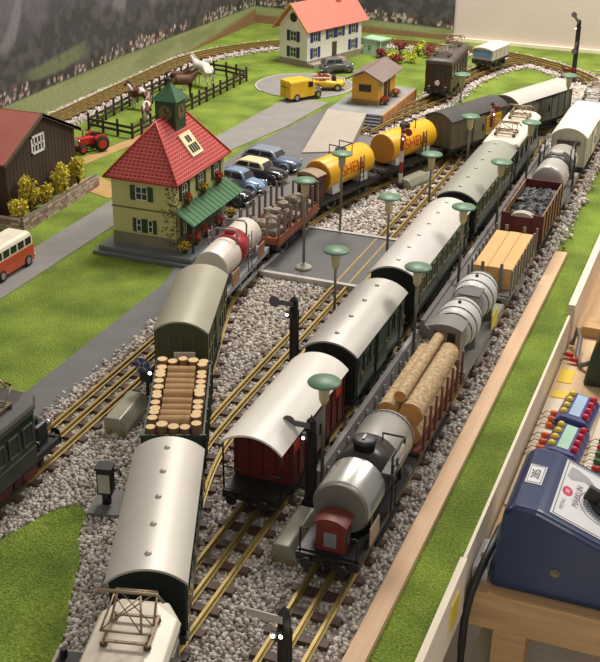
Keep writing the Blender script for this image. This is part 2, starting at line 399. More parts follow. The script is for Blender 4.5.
# ---------------------------------------------------------------- printed landscape backdrop
def vnoise(u, v, seed):
    r = np.random.RandomState(seed); g = r.rand(64, 64)
    i = np.floor(u).astype(int); j = np.floor(v).astype(int); fu = u-i; fv = v-j
    fu = fu*fu*(3-2*fu); fv = fv*fv*(3-2*fv)
    G = lambda a, b: g[a % 64, b % 64]
    return (G(i, j)*(1-fu)+G(i+1, j)*fu)*(1-fv)+(G(i, j+1)*(1-fu)+G(i+1, j+1)*fu)*fv
def fbm(u, v, seed, o=4):
    s = 0; a = .5
    for k in range(o): s = s+a*vnoise(u*2**k, v*2**k, seed+k); a *= .5
    return s
def sm(a, b, x): t = np.clip((x-a)/(b-a), 0, 1); return t*t*(3-2*t)
def backdrop_colour(u, z, green_top):
    C = lambda *c: np.array(c, float)
    def mx(a, b, t): return a*(1-t[..., None])+b*t[..., None]
    n1 = fbm(u/18, z/18, 3); n2 = fbm(u/9+z/13, z/16-u/40, 11); n3 = fbm(u/1.6, z/1.6, 21)
    base = mx(np.broadcast_to(C(104, 98, 104), u.shape+(3,)), C(76, 73, 78), sm(.35, .6, n2))
    base = mx(base, C(136, 130, 136), sm(.5, .66, fbm(u/6-z/10, z/15, 51))*.7)
    # valley flank and lower ridges
    ridge = 11+9*fbm(u/26, u*0, 5)+3*fbm(u/7, u*0, 6)
    base = mx(base, mx(np.broadcast_to(C(66, 64, 66), u.shape+(3,)), C(88, 84, 84), sm(.4, .6, n3)), sm(1.5, -1.5, z-ridge))
    far = 24+8*fbm(u/30+9, u*0, 8)
    base = mx(base, C(150, 152, 158), sm(0, 4, z-far)*.75)
    # bright meadow in the valley
    md = sm(0, 1.2, 2.3-np.abs(z-(9.2+.05*(u-200))-2.4*(n1-.45)))*sm(15, 7, np.abs(u-199))*sm(.34, .44, n2+.1)
    base = mx(base, C(124, 130, 92), md*.8)
    # village: dark trees with pale and red house dots
    vt = green_top+1.5+1.9*fbm(u/9, u*0, 31)
    vil = sm(.6, -.4, z-vt)
    base = mx(base, mx(np.broadcast_to(C(58, 54, 52), u.shape+(3,)), C(90, 82, 74), sm(.4, .62, n3)), vil)
    R = np.random.RandomState(77)
    u0, u1 = float(u.min()), float(u.max())
    for k in range(int((u1-u0)*2.6)):
        hu = u0+R.rand()*(u1-u0)
        if fbm(np.array([hu/9]), np.array([2.]), 91)[0] < .40 and R.rand() < .75: continue
        gt = float(green_top.reshape(-1)[0]) if green_top.size == 1 else float(np.interp(hu, u[0], green_top[0]))
        hz = gt+.1+2.0*R.rand()**1.6; hw = .35+.5*R.rand(); hh = .45+.45*R.rand()
        wall_c = C(*((200, 196, 190), (176, 164, 152), (190, 176, 156))[R.randint(3)]); roof_c = C(*((142, 74, 64), (110, 92, 84), (96, 90, 88))[R.randint(3)])
        i0, i1 = np.searchsorted(u[0], [hu, hu+hw]); j0, j1, j2 = np.searchsorted(z[:, 0], [hz, hz+hh, hz+hh*1.55])
        base[j0:j1, i0:max(i1, i0+1)] = wall_c*(.85+.15*R.rand()); base[j1:max(j2, j1+1), i0:max(i1, i0+1)] = roof_c
    # smooth green field at the foot, brown ploughed strip at its far end
    fld = sm(.25, -.25, z-green_top)
    gcol = mx(np.broadcast_to(C(154, 160, 112), u.shape+(3,)), C(138, 146, 98), sm(.4, .6, fbm(u/14, z/3, 41)))
    base = mx(base, gcol, fld)
    return base
def backdrop(name, label, u0, u1, z1, gt, place, brown):
    st = .3; U = np.arange(u0, u1+st, st); Z = np.arange(0, z1+st, st); uu, zz = np.meshgrid(U, Z)
    rgb = backdrop_colour(uu, zz, gt(uu))
    br = brown(uu, zz)[..., None]; rgb = rgb*(1-br)+np.array((140, 108, 76.))*br
    c = rgb/255; c = np.where(c <= .04045, c/12.92, ((c+.055)/1.055)**2.4)
    nz, nu = uu.shape
    co = place(uu, zz).reshape(-1, 3)
    i = np.arange(nz*nu).reshape(nz, nu)
    f = np.stack([i[:-1, :-1], i[:-1, 1:], i[1:, 1:], i[1:, :-1]], -1).reshape(-1, 4)
    me = bpy.data.meshes.new(name); me.from_pydata((co*S).tolist(), [], f.tolist())
    at = me.color_attributes.new('print', 'FLOAT_COLOR', 'POINT')
    at.data.foreach_set('color', np.concatenate([c.reshape(-1, 3), np.ones((nz*nu, 1))], 1).astype(np.float32).ravel())
    m, N, L, b = node_mat('landscape_print', .75)
    a = N.new('ShaderNodeAttribute'); a.attribute_name = 'print'
    v = N.new('ShaderNodeTexCoord').outputs['Object']
    g = ramp(N, L, noise(N, L, 120, 4, v), [(.35, (228, 228, 228)), (.65, (255, 255, 255))])
    L.new(mixc(N, L, a.outputs['Color'], g, .7, 'MULTIPLY'), b.inputs['Base Color'])
    me.materials.append(m)
    o = put(name, me); tag(o, label, 'backdrop')
    s = o.modifiers.new('paper', 'SOLIDIFY'); s.thickness = .003; s.offset = 0
    return o
backdrop('landscape_print', 'long mountain and village print along the wall behind the horses', 120, 299.3, 44, lambda u: 5.6-.012*np.abs(u-225), lambda u, z: np.stack([u*0-128.6, u, z], -1), lambda u, z: sm(-.8, .8, (u-262)*.085-z+.2+.6*fbm(u/6, z, 61))*sm(240, 262, u))
backdrop('landscape_print', 'mountain print on the wall behind the white house', 0, 55.4, 44, lambda u: 4.6-.033*u, lambda u, z: np.stack([u-128.4, u*0+299.4, z], -1), lambda u, z: sm(.3, -.3, z-2.3+.02*u))

# ---------------------------------------------------------------- buildings
GLASS = mat('dark_window_glass', (46, 48, 50), .15, var=.1)
GLASSL = mat('pale_window_glass', (120, 124, 126), .15, var=.15)
WHITE = mat('white_paint', (232, 228, 218), .5, var=.03)
DGREEN = mat('dark_green_paint', (44, 70, 48), .4, var=.08)
def window(parent, M, w, h, frame, fr=.14, shutters=None, sw=None, bars=(1, 1), glass=None, name='window'):
    """window in the local plane x (width), z (height), outward = -y; M places it"""
    g = MB().box(-w/2, w/2, -.02, .06, 0, h, M).build(name, glass or GLASS, parent)
    f = MB()
    for x0, x1, z0, z1 in ((-w/2, -w/2+fr, 0, h), (w/2-fr, w/2, 0, h), (-w/2, w/2, 0, fr), (-w/2, w/2, h-fr, h)): f.box(x0, x1, -.12, 0, z0, z1, M)
    for k in range(bars[0]): x = -w/2+w*(k+1)/(bars[0]+1); f.box(x-fr*.4, x+fr*.4, -.1, 0, fr, h-fr, M)
    for k in range(bars[1]): z = h*(k+1)/(bars[1]+1); f.box(-w/2+fr, w/2-fr, -.1, 0, z-fr*.4, z+fr*.4, M)
    f.build('window_frame', frame, g)
    if shutters:
        sw = sw or w*.5
        for s in (-1, 1):
            sh = MB().box(s*(w/2+.06), s*(w/2+.06+sw), -.16, 0, -.05, h+.05, M)
            for k in range(5):
                z = h*(k+.5)/5; sh.box(s*(w/2+.06+sw*.15), s*(w/2+.06+sw*.85), -.2, -.15, z-.06, z+.06, M)
            sh.build('shutter', shutters, parent)
def face(x, y, z, ang=0): return Matrix.Translation((x, y, z)) @ Matrix.Rotation(ang, 4, 'Z')

def tile_material():
    m, N, L, b = node_mat('red_tile_print', .35)
    v = N.new('ShaderNodeTexCoord').outputs['Object']
    mp = N.new('ShaderNodeMapping'); mp.inputs['Rotation'].default_value = (0, 0, 0); L.new(v, mp.inputs[0])
    sep = N.new('ShaderNodeSeparateXYZ'); L.new(v, sep.inputs[0])
    add = N.new('ShaderNodeMath'); add.operation = 'ADD'; L.new(sep.outputs['X'], add.inputs[0]); L.new(sep.outputs['Y'], add.inputs[1])
    cb = N.new('ShaderNodeCombineXYZ'); L.new(add.outputs[0], cb.inputs['X']); L.new(sep.outputs['Z'], cb.inputs['Y'])
    br = N.new('ShaderNodeTexBrick'); L.new(cb.outputs[0], br.inputs['Vector'])
    br.inputs['Scale'].default_value = 1; br.inputs['Brick Width'].default_value = .0065; br.inputs['Row Height'].default_value = .0042; br.inputs['Mortar Size'].default_value = .0007
    br.inputs['Color1'].default_value = lin((172, 42, 40))+(1,); br.inputs['Color2'].default_value = lin((152, 32, 34))+(1,); br.inputs['Mortar'].default_value = lin((198, 104, 96))+(1,)
    L.new(br.outputs['Color'], b.inputs['Base Color']); return m
TILE = tile_material()
FLOWERS = {'red': mat('red_flower', (196, 44, 40), .8, var=.3, nscale=200), 'yellow': mat('yellow_flower', (222, 176, 40), .8, var=.25, nscale=200), 'orange': mat('orange_flower', (206, 92, 46), .8, var=.3, nscale=200)}
LEAF = mat('green_leaf', (74, 104, 40), .8, var=.3, nscale=150)
def leafball(mb, c, r, n, s):
    for k in range(n):
        d = Vector((random.gauss(0, 1), random.gauss(0, 1), random.gauss(0, 1))).normalized()*(rng(.35, 1)**.6)
        p = Vector(c)+Vector((d.x*r[0], d.y*r[1], d.z*r[2]))
        a = Vector((rng(-1, 1), rng(-1, 1), rng(-1, 1))).normalized()*s*rng(.6, 1.2); b = a.cross(Vector((rng(-1, 1), rng(-1, 1), rng(-1, 1)))).normalized()*s*rng(.5, 1)
        q = a.cross(b).normalized()*s*.5
        mb.add([tuple(p-a), tuple(p+b), tuple(p+a), tuple(p-b), tuple(p+q)], [(0, 1, 4), (1, 2, 4), (2, 3, 4), (3, 0, 4), (3, 2, 1, 0)])
def flower_box(parent, x, y, z, colour, name='flower_box', r=.75):
    b = MB().lathe([(.3, 0), (.5, .6), (.55, .6)], 10, (x, y, z)).build(name, mat('flower_pot', (130, 80, 60), .8), parent)
    f = MB(); leafball(f, (x, y, z+1.0), (r, r, .6), 60, .2); f.build('leaves', LEAF, b)
    f = MB(); leafball(f, (x, y, z+1.15), (r*1.05, r*1.05, .62), 70, .2); f.build('blossom', FLOWERS[colour], b)

# --- station
st = thing('station_building', 'cream station with red tiled hip roof and green clock turret', 'building', (-75.6, 144.4, 0))
YS = mat('cream_green_wall', (196, 190, 130), .55, var=.05, nscale=25)
SG = mat('slab_grey', (108, 112, 114), .35, var=.08)
MB().box(-6.9, 8.9, -11, 10.6, 0, .55).box(-6.3, 8.3, -10.3, 10, .55, 1.2).build('base_slab', SG, st, bevel=.08)
MB().box(-4.95, 4.95, -8.1, 8.1, 1.2, 11.2).build('wall', YS, st)
MB().box(-5.02, 5.02, -8.17, 8.17, 1.2, 2.9).build('plinth', mat('plinth_grey', (128, 124, 100), .6), st)
MB().box(-5.03, 5.03, -8.18, 8.18, 6.55, 6.8).build('string_course', mat('string_brown', (118, 110, 70), .6), st)
r = MB(); A = [(-5.7, -8.9, 11), (5.7, -8.9, 11), (5.7, 8.9, 11), (-5.7, 8.9, 11)]; B = [(0, -3.6, 18), (0, 4.6, 18)]
r.add(A+B, [(0, 1, 4), (1, 2, 5, 4), (2, 3, 5), (3, 0, 4, 5), (0, 3, 2, 1)]).build('roof', TILE, st)
MB().tube([(-5.75, -8.95, 11), (5.75, -8.95, 11), (5.75, 8.95, 11), (-5.75, 8.95, 11), (-5.75, -8.95, 11)], .14, 6).build('gutter', mat('roof_red_edge', (150, 34, 34), .4), st)
MB().tube([(5.7, -8.9, 11.05), (0, -3.6, 18.05), (0, 4.6, 18.05), (5.7, 8.9, 11.05)], .16, 6).tube([(-5.7, -8.9, 11.05), (0, -3.6, 18.05)], .16, 6).build('ridge', mat('ridge_red', (176, 52, 46), .4), st)
tw = MB().box(-1.6, 1.6, -.6, 2.6, 15.6, 20.4).build('clock_turret', DGREEN, st)
MB().add([(-2.05, -1.05, 20.3), (2.05, -1.05, 20.3), (2.05, 3.05, 20.3), (-2.05, 3.05, 20.3), (0, 1, 22.6)], [(0, 1, 4), (1, 2, 4), (2, 3, 4), (3, 0, 4), (3, 2, 1, 0)]).build('turret_roof', mat('turret_green', (58, 96, 66), .4), tw)
MB().cyl((0, 1, 22.4), (0, 1, 23.3), .14, .05, 8).ell((0, 1, 23.0), (.28, .28, .25)).build('finial', DGREEN, tw)
DIAL = mat('clock_dial', (112, 104, 70), .4)
MB().cyl((1.6, 1, 18.6), (1.7, 1, 18.6), 1.05, n=20).build('clock_face', DIAL, tw)
MB().cyl((0, -.6, 18.6), (0, -.7, 18.6), 1.05, n=20).build('clock_face', DIAL, tw)
hm = MB(); hm.box(1.7, 1.76, .94, 1.06, 18.6, 19.4).box(1.7, 1.76, 1, 1.6, 18.54, 18.66).box(-.06, .06, -.76, -.7, 18.6, 19.4).box(0, .6, -.76, -.7, 18.54, 18.66)
hm.build('clock_hands', mat('black_paint', (30, 30, 30), .4), tw)
# skylight on the roof slope facing the yard (slope: z falls 7 over x 5.7)
def slope(u, x): return (x, u, 18-7*x/5.7)
nrm = Vector((7, 0, 5.7)).normalized()
def plate_on_slope(u0, u1, x0, x1, off, t, m, name, parent):
    q = [Vector(slope(u0, x1))+nrm*off, Vector(slope(u1, x1))+nrm*off, Vector(slope(u1, x0))+nrm*off, Vector(slope(u0, x0))+nrm*off]
    return MB().slab([tuple(p) for p in q], t).build(name, m, parent)
sk = plate_on_slope(-1.1, 2.3, 2.0, 4.3, .02, .25, mat('cream_frame', (232, 216, 170), .5), 'skylight', st)
for k in range(4): plate_on_slope(-.6+.65*k, -.15+.65*k, 3.2, 4.0, .28, .04, GLASS, 'pane', sk)
for k in range(2): plate_on_slope(0+.7*k, .5+.7*k, 2.35, 3.0, .28, .04, GLASS, 'pane', sk)
# windows: gable side (towards -y) and yard side (+x)
FR = mat('window_white', (226, 222, 206), .5)
window(st, face(-.2, -8.1, 8.0), 1.9, 2.0, FR, .12, DGREEN, .75)
window(st, face(-.8, -8.1, 3.3), .75, 1.9, FR, .1, DGREEN, .5, bars=(0, 1)); window(st, face(1.0, -8.1, 3.3), .75, 1.9, FR, .1, DGREEN, .5, bars=(0, 1))
for k, y in enumerate((-5.2, 0, 5.2)):
    window(st, face(4.95, y, 8.1, PI/2), 1.6, 2.1, FR, .12, DGREEN, .7)
    flower_box(st, 5.4, y, 7.2, ('red', 'yellow', 'red')[k])
for y in (-5.6, -2, 1.8, 5.4):
    window(st, face(4.95, y, 3.0, PI/2), 1.2, 2.6, FR, .12, DGREEN, .5)
dr = MB().box(4.9, 5.1, -4.6, -3.2, 1.2, 5).build('door', mat('door_green', (52, 78, 58), .5), st)
MB().ell((5.18, -3.4, 3), (.08, .08, .08)).build('door_handle', BRASS, dr)
can = MB().slab([(7.8, -8.4, 5.2), (7.8, 8.6, 5.2), (4.9, 8.6, 7.0), (4.9, -8.4, 7.0)], .15).build('canopy', mat('canopy_green', (70, 112, 74), .4, var=.06), st)
for k in range(15):
    y = -8.2+k*1.2
    MB().slab([(7.8, y, 5.36), (7.8, y+.12, 5.36), (4.9, y+.12, 7.16), (4.9, y, 7.16)], .08).build('canopy_rib', MATS['canopy_green'], can)
for y in (-8, 0, 8): MB().cyl((7.5, y, 1.2), (7.5, y, 5.4), .14, n=8).build('canopy_post', DGREEN, st)
for k, (y, c) in enumerate(((-8.3, 'yellow'), (-4.8, 'red'), (-1.2, 'red'), (3, 'red'), (7, 'yellow'))): flower_box(st, 6.4, y, 1.2, c, r=1.0)
# painted creeper climbing the corner
IVY = mat('creeper_red', (120, 70, 44), .8, var=.4, nscale=150)
iv = MB()
for k in range(120):
    z = rng(1.6, 10.6)
    if rng(0, 1) < .6: p = (4.9-abs(random.gauss(0, .9)), -8.2, z)
    else: p = (5.0, -8.1+abs(random.gauss(0, .7)), z)
    leafball(iv, p, (.1, .1, .1), 1, .22)
iv.build('creeper', IVY, st)

# --- barn
bn = thing('wooden_barn', 'dark brown barn with red roof beside yellow bushes', 'building', (-101, 150.2, 0))
BRW = mat('dark_brown_boards', (72, 56, 46), .8, var=.15, nscale=30, stretch=(1, 1, .2))
body = [(-9.8, 0), (9.8, 0), (9.8, 9.2), (0, 13.6), (-9.8, 9.2)]
MB().prism(body, 'x', -26, 0).build('wall', BRW, bn)
for k in range(20):
    y = -9.8+k*.98
    MB().box(0, .06, y+.04, y+.94, 0, 9.1+4.4*(1-abs(y+.49)/9.8)).build('board', BRW, bn)
BRR = mat('barn_red_roof', (150, 82, 70), .7, var=.08, nscale=30)
BRE = mat('roof_edge_brown', (96, 82, 68), .8)
for s in (-1, 1):
    q = [(-27.5, s*10.9, 8.75), (.7, s*10.9, 8.75), (.7, 0, 13.85), (-27.5, 0, 13.85)]
    if s > 0: q = q[::-1]
    rf = MB().slab(q, .4).build('roof', BRR, bn)
    e = [(1.6, s*11.3, 8.7), (1.6, 0, 13.8), (1.75, 0, 14.3), (1.75, s*11.3, 9.2)]
    MB().slab([(.7, s*11.0, 8.6), (.7, 0, 13.75), (.7, 0, 14.35), (.7, s*11.0, 9.2)], .2).build('barge_board', BRE, rf)
window(bn, face(.06, -.9, 8.2, PI/2), 3.7, 2.9, WHITE, .35, bars=(3, 1))
# garden wall of stones and shrubs
gw = thing('garden_wall', 'low stone garden wall around the yellow bushes', 'wall')
STWS = [mat('garden_stone_a', (168, 146, 130), .85, var=.2, nscale=60), mat('garden_stone_b', (142, 120, 108), .85, var=.2, nscale=60), mat('garden_stone_c', (186, 168, 152), .85, var=.2, nscale=60)]
def wall_run(p, q, h, t):
    p, q = Vector(p), Vector(q); L = (q-p).length; a = math.atan2(q.y-p.y, q.x-p.x)
    M = Matrix.Translation((p.x, p.y, 0)) @ Matrix.Rotation(a, 4, 'Z')
    MB().box(0, L, -t/2+.06, t/2-.06, 0, h-.05, M).build('core', mat('mortar', (96, 84, 76), .9), gw)
    z = 0; row = 0
    while z < h-.1:
        x = 0 if row % 2 else -.6
        while x < L:
            w = rng(1.2, 2.3); x0, x1 = max(0, x), min(L, x+w-.14)
            if x1-x0 > .2: MB().box(x0, x1, -t/2-rng(0, .06), t/2+rng(0, .06), z+.03, z+.43, M).build('stone', random.choice(STWS), gw)
            x += w
        z += .5; row += 1
wall_run((-112, 136.9), (-96.3, 136.9), 2.0, .8); wall_run((-96.3, 136.5), (-97.2, 160), 2.0, .8)
BUSHY = mat('yellow_green_foliage', (204, 188, 66), .9, var=.3, nscale=120)
TWIG = mat('twig_brown', (90, 66, 44), .9)
def bush(label, x, y, h, r, m=BUSHY, group='shrubs', name='bush', n=480, s=.3):
    b = thing(name, label, 'bush', (x, y, 0), 0, group)
    t = MB()
    for k in range(5): t.tube([(0, 0, 0), (rng(-.3, .3)*r, rng(-.3, .3)*r, h*.4), (rng(-.7, .7)*r, rng(-.7, .7)*r, h*.8)], .1, 5)
    t.build('stem', TWIG, b)
    f = MB()
    for k in range(6): leafball(f, (rng(-.5, .5)*r, rng(-.5, .5)*r, h*rng(.35, .8)), (r*.6, r*.6, h*.26), n//6, s)
    o = f.build('foliage', m, b); o['kind'] = 'stuff'
    return b
for x, y, h, r, l in ((-98.8, 139.3, 4.6, 1.7, 'small yellow bush at the corner of the garden wall'), (-99, 143.2, 6.8, 1.7, 'tall yellow bush at the near corner of the barn'), (-99, 147.0, 4.4, 1.6, 'low yellow bush between the two tall ones at the barn'), (-99, 151.6, 6.8, 2.0, 'tallest yellow bush against the middle of the barn gable'), (-99, 157.0, 5.6, 1.6, 'yellow bush at the far end of the garden wall'), (-103.5, 138.8, 5.2, 1.5, 'yellow bush in front of the barn side wall')):
    bush(l, x, y, h, r, group='yellow bushes around the barn')

# --- white house with red roof (turned towards the circle)
HR = math.atan2(-.33, .944)*-1
hs = thing('white_house', 'white house with salmon roof and blue shutters', 'building', (-96.3, 254.6, 0), -.335)
# local: x to the right of the gable, y along the long side; corner D at origin, gable from (-10,0) to (0,0), long side from (0,0) to (0,20.5)
HW = mat('house_white', (242, 236, 228), .8, var=.03)
MB().prism([(-8.4, 0), (0, 0), (0, 9.2), (-4.2, 13.8), (-8.4, 9.2)], 'y', 0, 20.5).build('wall', HW, hs)
MB().box(-8.5, .1, -.1, 20.6, 0, 1.4).build('plinth', mat('house_plinth', (150, 136, 122), .8), hs)
RS = mat('salmon_roof', (200, 118, 104), .7, var=.05, nscale=60)
for s in (-1, 1):
    q = [(-4.2+s*5.3, -1.2, 8.1), (-4.2+s*5.3, 21.7, 8.1), (-4.2, 21.7, 14.0), (-4.2, -1.2, 14.0)]
    if s < 0: q = q[::-1]
    rf = MB().slab(q, .35).build('roof', RS, hs)
    MB().slab([(-4.2+s*5.4, -1.35, 7.9), (-4.2, -1.35, 13.9), (-4.2, -1.35, 14.4), (-4.2+s*5.4, -1.35, 8.5)], .2).build('barge_board', mat('barge_ochre', (196, 150, 76), .7), rf)
ch = MB().box(-4.2, -2.6, 14, 15.6, 13, 16).build('chimney', mat('chimney_red', (170, 100, 84), .8), hs)
BLUE = mat('shutter_blue', (44, 62, 130), .6)
for y, z in ((2.9, 5.6), (8.6, 5.6), (12.0, 5.6), (17.2, 5.6), (2.9, 1.9), (17.2, 1.9)):
    window(hs, face(0, y, z, PI/2), 1.7, 2.3, FR, .13, BLUE, .85)
for z in (5.6, 1.9): window(hs, face(-4.2, 0, z), 1.9, 2.3, FR, .13, mat('shutter_dark', (40, 58, 78), .6), .9)
MB().cyl((-4.2, -.05, 11), (-4.2, .05, 11), 1.1, n=18).build('round_window', GLASS, hs)
dr = MB().box(-.1, .1, 9.2, 10.9, .6, 4.6).build('door', mat('door_brown', (86, 70, 58), .6), hs)
MB().ell((.16, 9.5, 2.5), (.08, .08, .08)).build('door_handle', BRASS, dr)
MB().box(0, 2.2, 0, 12, 0, .9).box(0, 3, 8.8, 11.4, 0, .6).build('terrace', mat('terrace_stone', (150, 140, 126), .9, var=.15), hs)
# pale green shelter behind the house
sh = thing('garden_shelter', 'small pale green flat roofed shelter beside the white house', 'shelter', (-86.6, 275.6, 0), -.335); sh.scale = (.75, .75, .8)
SGN = mat('pale_green_paint', (172, 198, 178), .6)
MB().box(-3, 3, -2.6, 2.6, 0, 4.6).build('wall', SGN, sh)
MB().box(-3.4, 4.8, -3, 3, 4.6, 5.0).build('roof', mat('pale_green_roof', (168, 198, 172), .6), sh)
for y in (-2.6, 2.6): MB().cyl((4.4, y, 0), (4.4, y, 4.6), .15, n=8).build('post', SGN, sh)
window(sh, face(0, -2.6, 1.4), 1.2, 1.6, SGN, .12)

# --- goods shed on its loading platform
gs = thing('goods_shed', 'yellow goods shed with grey roof on the loading platform', 'building', (-70, 223.4, 2.8))
SY = mat('shed_yellow', (222, 166, 60), .6, var=.05)
MB().prism([(-2.7, 0), (2.7, 0), (2.7, 5.2), (0, 6.5), (-2.7, 5.2)], 'y', -5.6, 6).build('wall', SY, gs)
MB().box(-2.78, 2.78, -5.68, 6.08, 0, 1.0).build('plinth', mat('shed_plinth', (150, 124, 80), .8), gs)
SRF = mat('shed_roof', (124, 108, 104), .8, var=.08)
for s in (-1, 1):
    q = [(s*3.9, -6.8, 4.75), (s*3.9, 7.2, 4.75), (0, 7.2, 6.75), (0, -6.8, 6.75)]
    if s < 0: q = q[::-1]
    MB().slab(q, .28).build('roof', SRF, gs)
window(gs, face(0, -5.6, 2.6), 2.5, 1.4, mat('brown_frame', (80, 56, 40), .6), .14, bars=(2, 0))
window(gs, face(2.7, -3.6, 2.2, PI/2), 1.0, 1.7, FR, .1)
dr = MB().box(2.66, 2.8, -1.6, 2.0, .2, 3.9).build('door', mat('shed_door', (62, 46, 38), .7), gs)
MB().box(2.8, 2.9, .1, .3, .2, 3.9).build('door_post', SY, dr)
pf = thing('loading_platform', 'concrete loading platform with steps and brown side in front of the shed', 'platform', (0, 0, 0))
CONC = mat('concrete', (166, 156, 144), .9, var=.06, nscale=20, bump=.2)
MB().box(-75.5, -64.5, 211.5, 235, 0, 2.8).build('deck', mat('deck_grey', (140, 140, 140), .8), pf)
sd = MB().box(-64.5, -64.2, 211.4, 235, 0, 2.8).build('side_board', mat('side_brown', (184, 134, 88), .7, var=.15), pf)
for k in range(7): MB().box(-64.2, -64.12, 211.6+k*3.3, 214.7+k*3.3, .1, 2.7).build('board', MATS['side_brown'], sd)
MB().add([(-72.6, 190.2, .05), (-65.2, 194.4, .05), (-67.5, 211.5, .05), (-75.5, 211.5, .05), (-72.6, 190.2, .35), (-65.2, 194.4, .35), (-67.5, 211.5, 2.8), (-75.5, 211.5, 2.8)], [(0, 3, 2, 1), (4, 5, 6, 7), (0, 1, 5, 4), (1, 2, 6, 5), (2, 3, 7, 6), (3, 0, 4, 7)]).build('ramp', CONC, pf)
for k in range(6):
    MB().box(-67.4, -64.4, 207.6+k*.7, 211.6, k*.45, k*.45+.46).build('step', mat('step_grey', (104, 106, 110), .7), pf)
for y, c in ((219.4, 'red'), (226.4, 'orange')):
    pl = thing('potted_flowers', 'red flowers beside the shed window' if c == 'red' else 'orange flowers beside the shed door', 'flowers', (-66.2, y, 2.8), 0, 'flower pots at the goods shed')
    flower_box(pl, 0, 0, 0, c, 'pot', 1.0)
# garden shrubs beyond the shed
RB = mat('dark_red_foliage', (132, 58, 46), .9, var=.3, nscale=120); YB = mat('lime_foliage', (186, 190, 60), .9, var=.25, nscale=120)
k = 0
names = ('leftmost of the back row', 'second of the back row', 'third of the back row', 'fourth of the back row', 'rightmost of the back row')
for x, y, h, mm, l in ((-83.5, 271.5, 2.6, RB, 'dark red shrub nearest to the pale green shelter'), (-80.2, 276.5, 3.6, RB, 'large dark red shrub at the back of the garden'), (-80.6, 271.5, 2.3, YB, 'low lime shrub between two dark red shrubs'), (-78.2, 267.4, 2.6, RB, 'dark red shrub at the front of the garden'), (-76.0, 278, 3.4, YB, 'large lime shrub at the back of the garden'), (-75.4, 269.6, 2.8, YB, 'lime shrub at the front of the garden'), (-72.8, 276.5, 3.4, RB, 'dark red shrub closest to the brown locomotive'), (-69.6, 277.5, 3.4, YB, 'lime shrub at the end of the row towards the brown locomotive'), (-70.8, 281, 3.2, YB, 'yellow green shrub hard against the far loop track')):
    bush(l, x, y, h, 1.7, mm, 'garden shrubs behind the shed', n=160, s=.34)
# ---------------------------------------------------------------- rolling stock
BLACK = mat('black_enamel', (34, 33, 32), .45, var=.15)
STEEL = mat('wheel_steel', (120, 116, 110), .35, .8)
SILVER = mat('silver_roof', (188, 184, 176), .42, .45, var=.05, nscale=18)
WHITER = mat('white_roof', (232, 226, 216), .38, .0, var=.04, nscale=18)
OLIVR = mat('grey_olive_roof', (168, 164, 144), .4, .3, var=.06, nscale=18)
DARKR = mat('charcoal_roof', (72, 70, 68), .5, .2, var=.1)
COACHG = mat('coach_green', (34, 58, 42), .3, var=.08, coat=.3)
OLIVE = mat('olive_green', (78, 78, 52), .45, var=.12)
OXRED = mat('oxide_red', (100, 38, 29), .45, var=.12)
CREAML = mat('cream_line', (140, 142, 104), .5)
PANT = mat('pantograph_brass', (150, 132, 110), .45, .6)
_ws = {}
def wheelset_mesh():
    if 'w' not in _ws:
        mb = MB().cyl((-1.9, 0, 0), (1.9, 0, 0), .18, n=8)
        for s in (-1, 1):
            mb.cyl((s*1.5, 0, 0), (s*1.9, 0, 0), 1.1, n=16).cyl((s*1.36, 0, 0), (s*1.5, 0, 0), 1.3, n=16)
            mb.cyl((s*1.9, 0, 0), (s*1.98, 0, 0), .45, n=10)
        me = mb.mesh('wheelset'); me.materials.append(STEEL); _ws['w'] = me
        mb = MB().cyl((0, 0, 0), (0, .8, 0), .22, n=10).cyl((0, .8, 0), (0, .95, 0), .55, .5, n=14); me = mb.mesh('buffer'); me.materials.append(BLACK); _ws['b'] = me
        mb = MB().box(-.25, .25, 0, .5, -.2, .25).tube([(0, .5, 0), (0, 1.1, -.1), (0, 1.25, .25), (0, 1.0, .4)], .12, 6); me = mb.mesh('coupling'); me.materials.append(BLACK); _ws['c'] = me
        mb = MB().box(-.2, .2, -.55, .55, -.5, .6, t=.05).box(.2, .36, -.3, .3, -.3, .3); me = mb.mesh('axle_box'); me.materials.append(BLACK); _ws['a'] = me
    return _ws
def underframe(t, L, W=5.6, wb=None, axles=None, m=None, step=True, sole=None):
    ws = wheelset_mesh(); m = m or BLACK
    axles = axles or (-(wb or L*.52)/2, (wb or L*.52)/2)
    c = MB().box(-W*.3, W*.3, -L/2+.3, L/2-.3, 1.7, 2.4)
    for s in (-1, 1): c.box(s*(W/2-.35), s*(W/2-.05), -L/2, L/2, 1.75, 2.4)
    for s in (-1, 1): c.box(-W/2+.05, W/2-.05, s*L/2-.18, s*L/2+.18, 1.65, 2.4)
    c.build('chassis', m, t)
    for y in axles:
        put('wheelset', ws['w'], t, (0, y, 1.1))
        for s in (-1, 1): put('axle_box', ws['a'], t, (s*2.25, y, 1.15), 0 if s > 0 else PI)
    for s in (-1, 1):
        for x in (-1.55, 1.55): put('buffer', ws['b'], t, (x, s*(L/2+.1), 2.05), 0 if s > 0 else PI)
        put('coupling', ws['c'], t, (0, s*(L/2), 1.8), 0 if s > 0 else PI)
    if step:
        for s in (-1, 1): MB().box(s*2.3, s*2.75, -L*.2, L*.2, .7, .82).tube([(s*2.6, -L*.18, .8), (s*2.6, -L*.18, 1.8)], .07, 5).tube([(s*2.6, L*.18, .8), (s*2.6, L*.18, 1.8)], .07, 5).build('footboard', m, t)
def roof(t, L, W, z, rise, m, y0=None, y1=None, name='roof', th=.16, droop=0):
    y0 = -L/2 if y0 is None else y0; y1 = L/2 if y1 is None else y1
    o = arc(W, rise, 18, z); i = arc(W-.2, rise-.04, 18, z-th)
    return MB().prism(o+i[::-1], 'y', y0, y1, smooth=False).build(name, m, t)
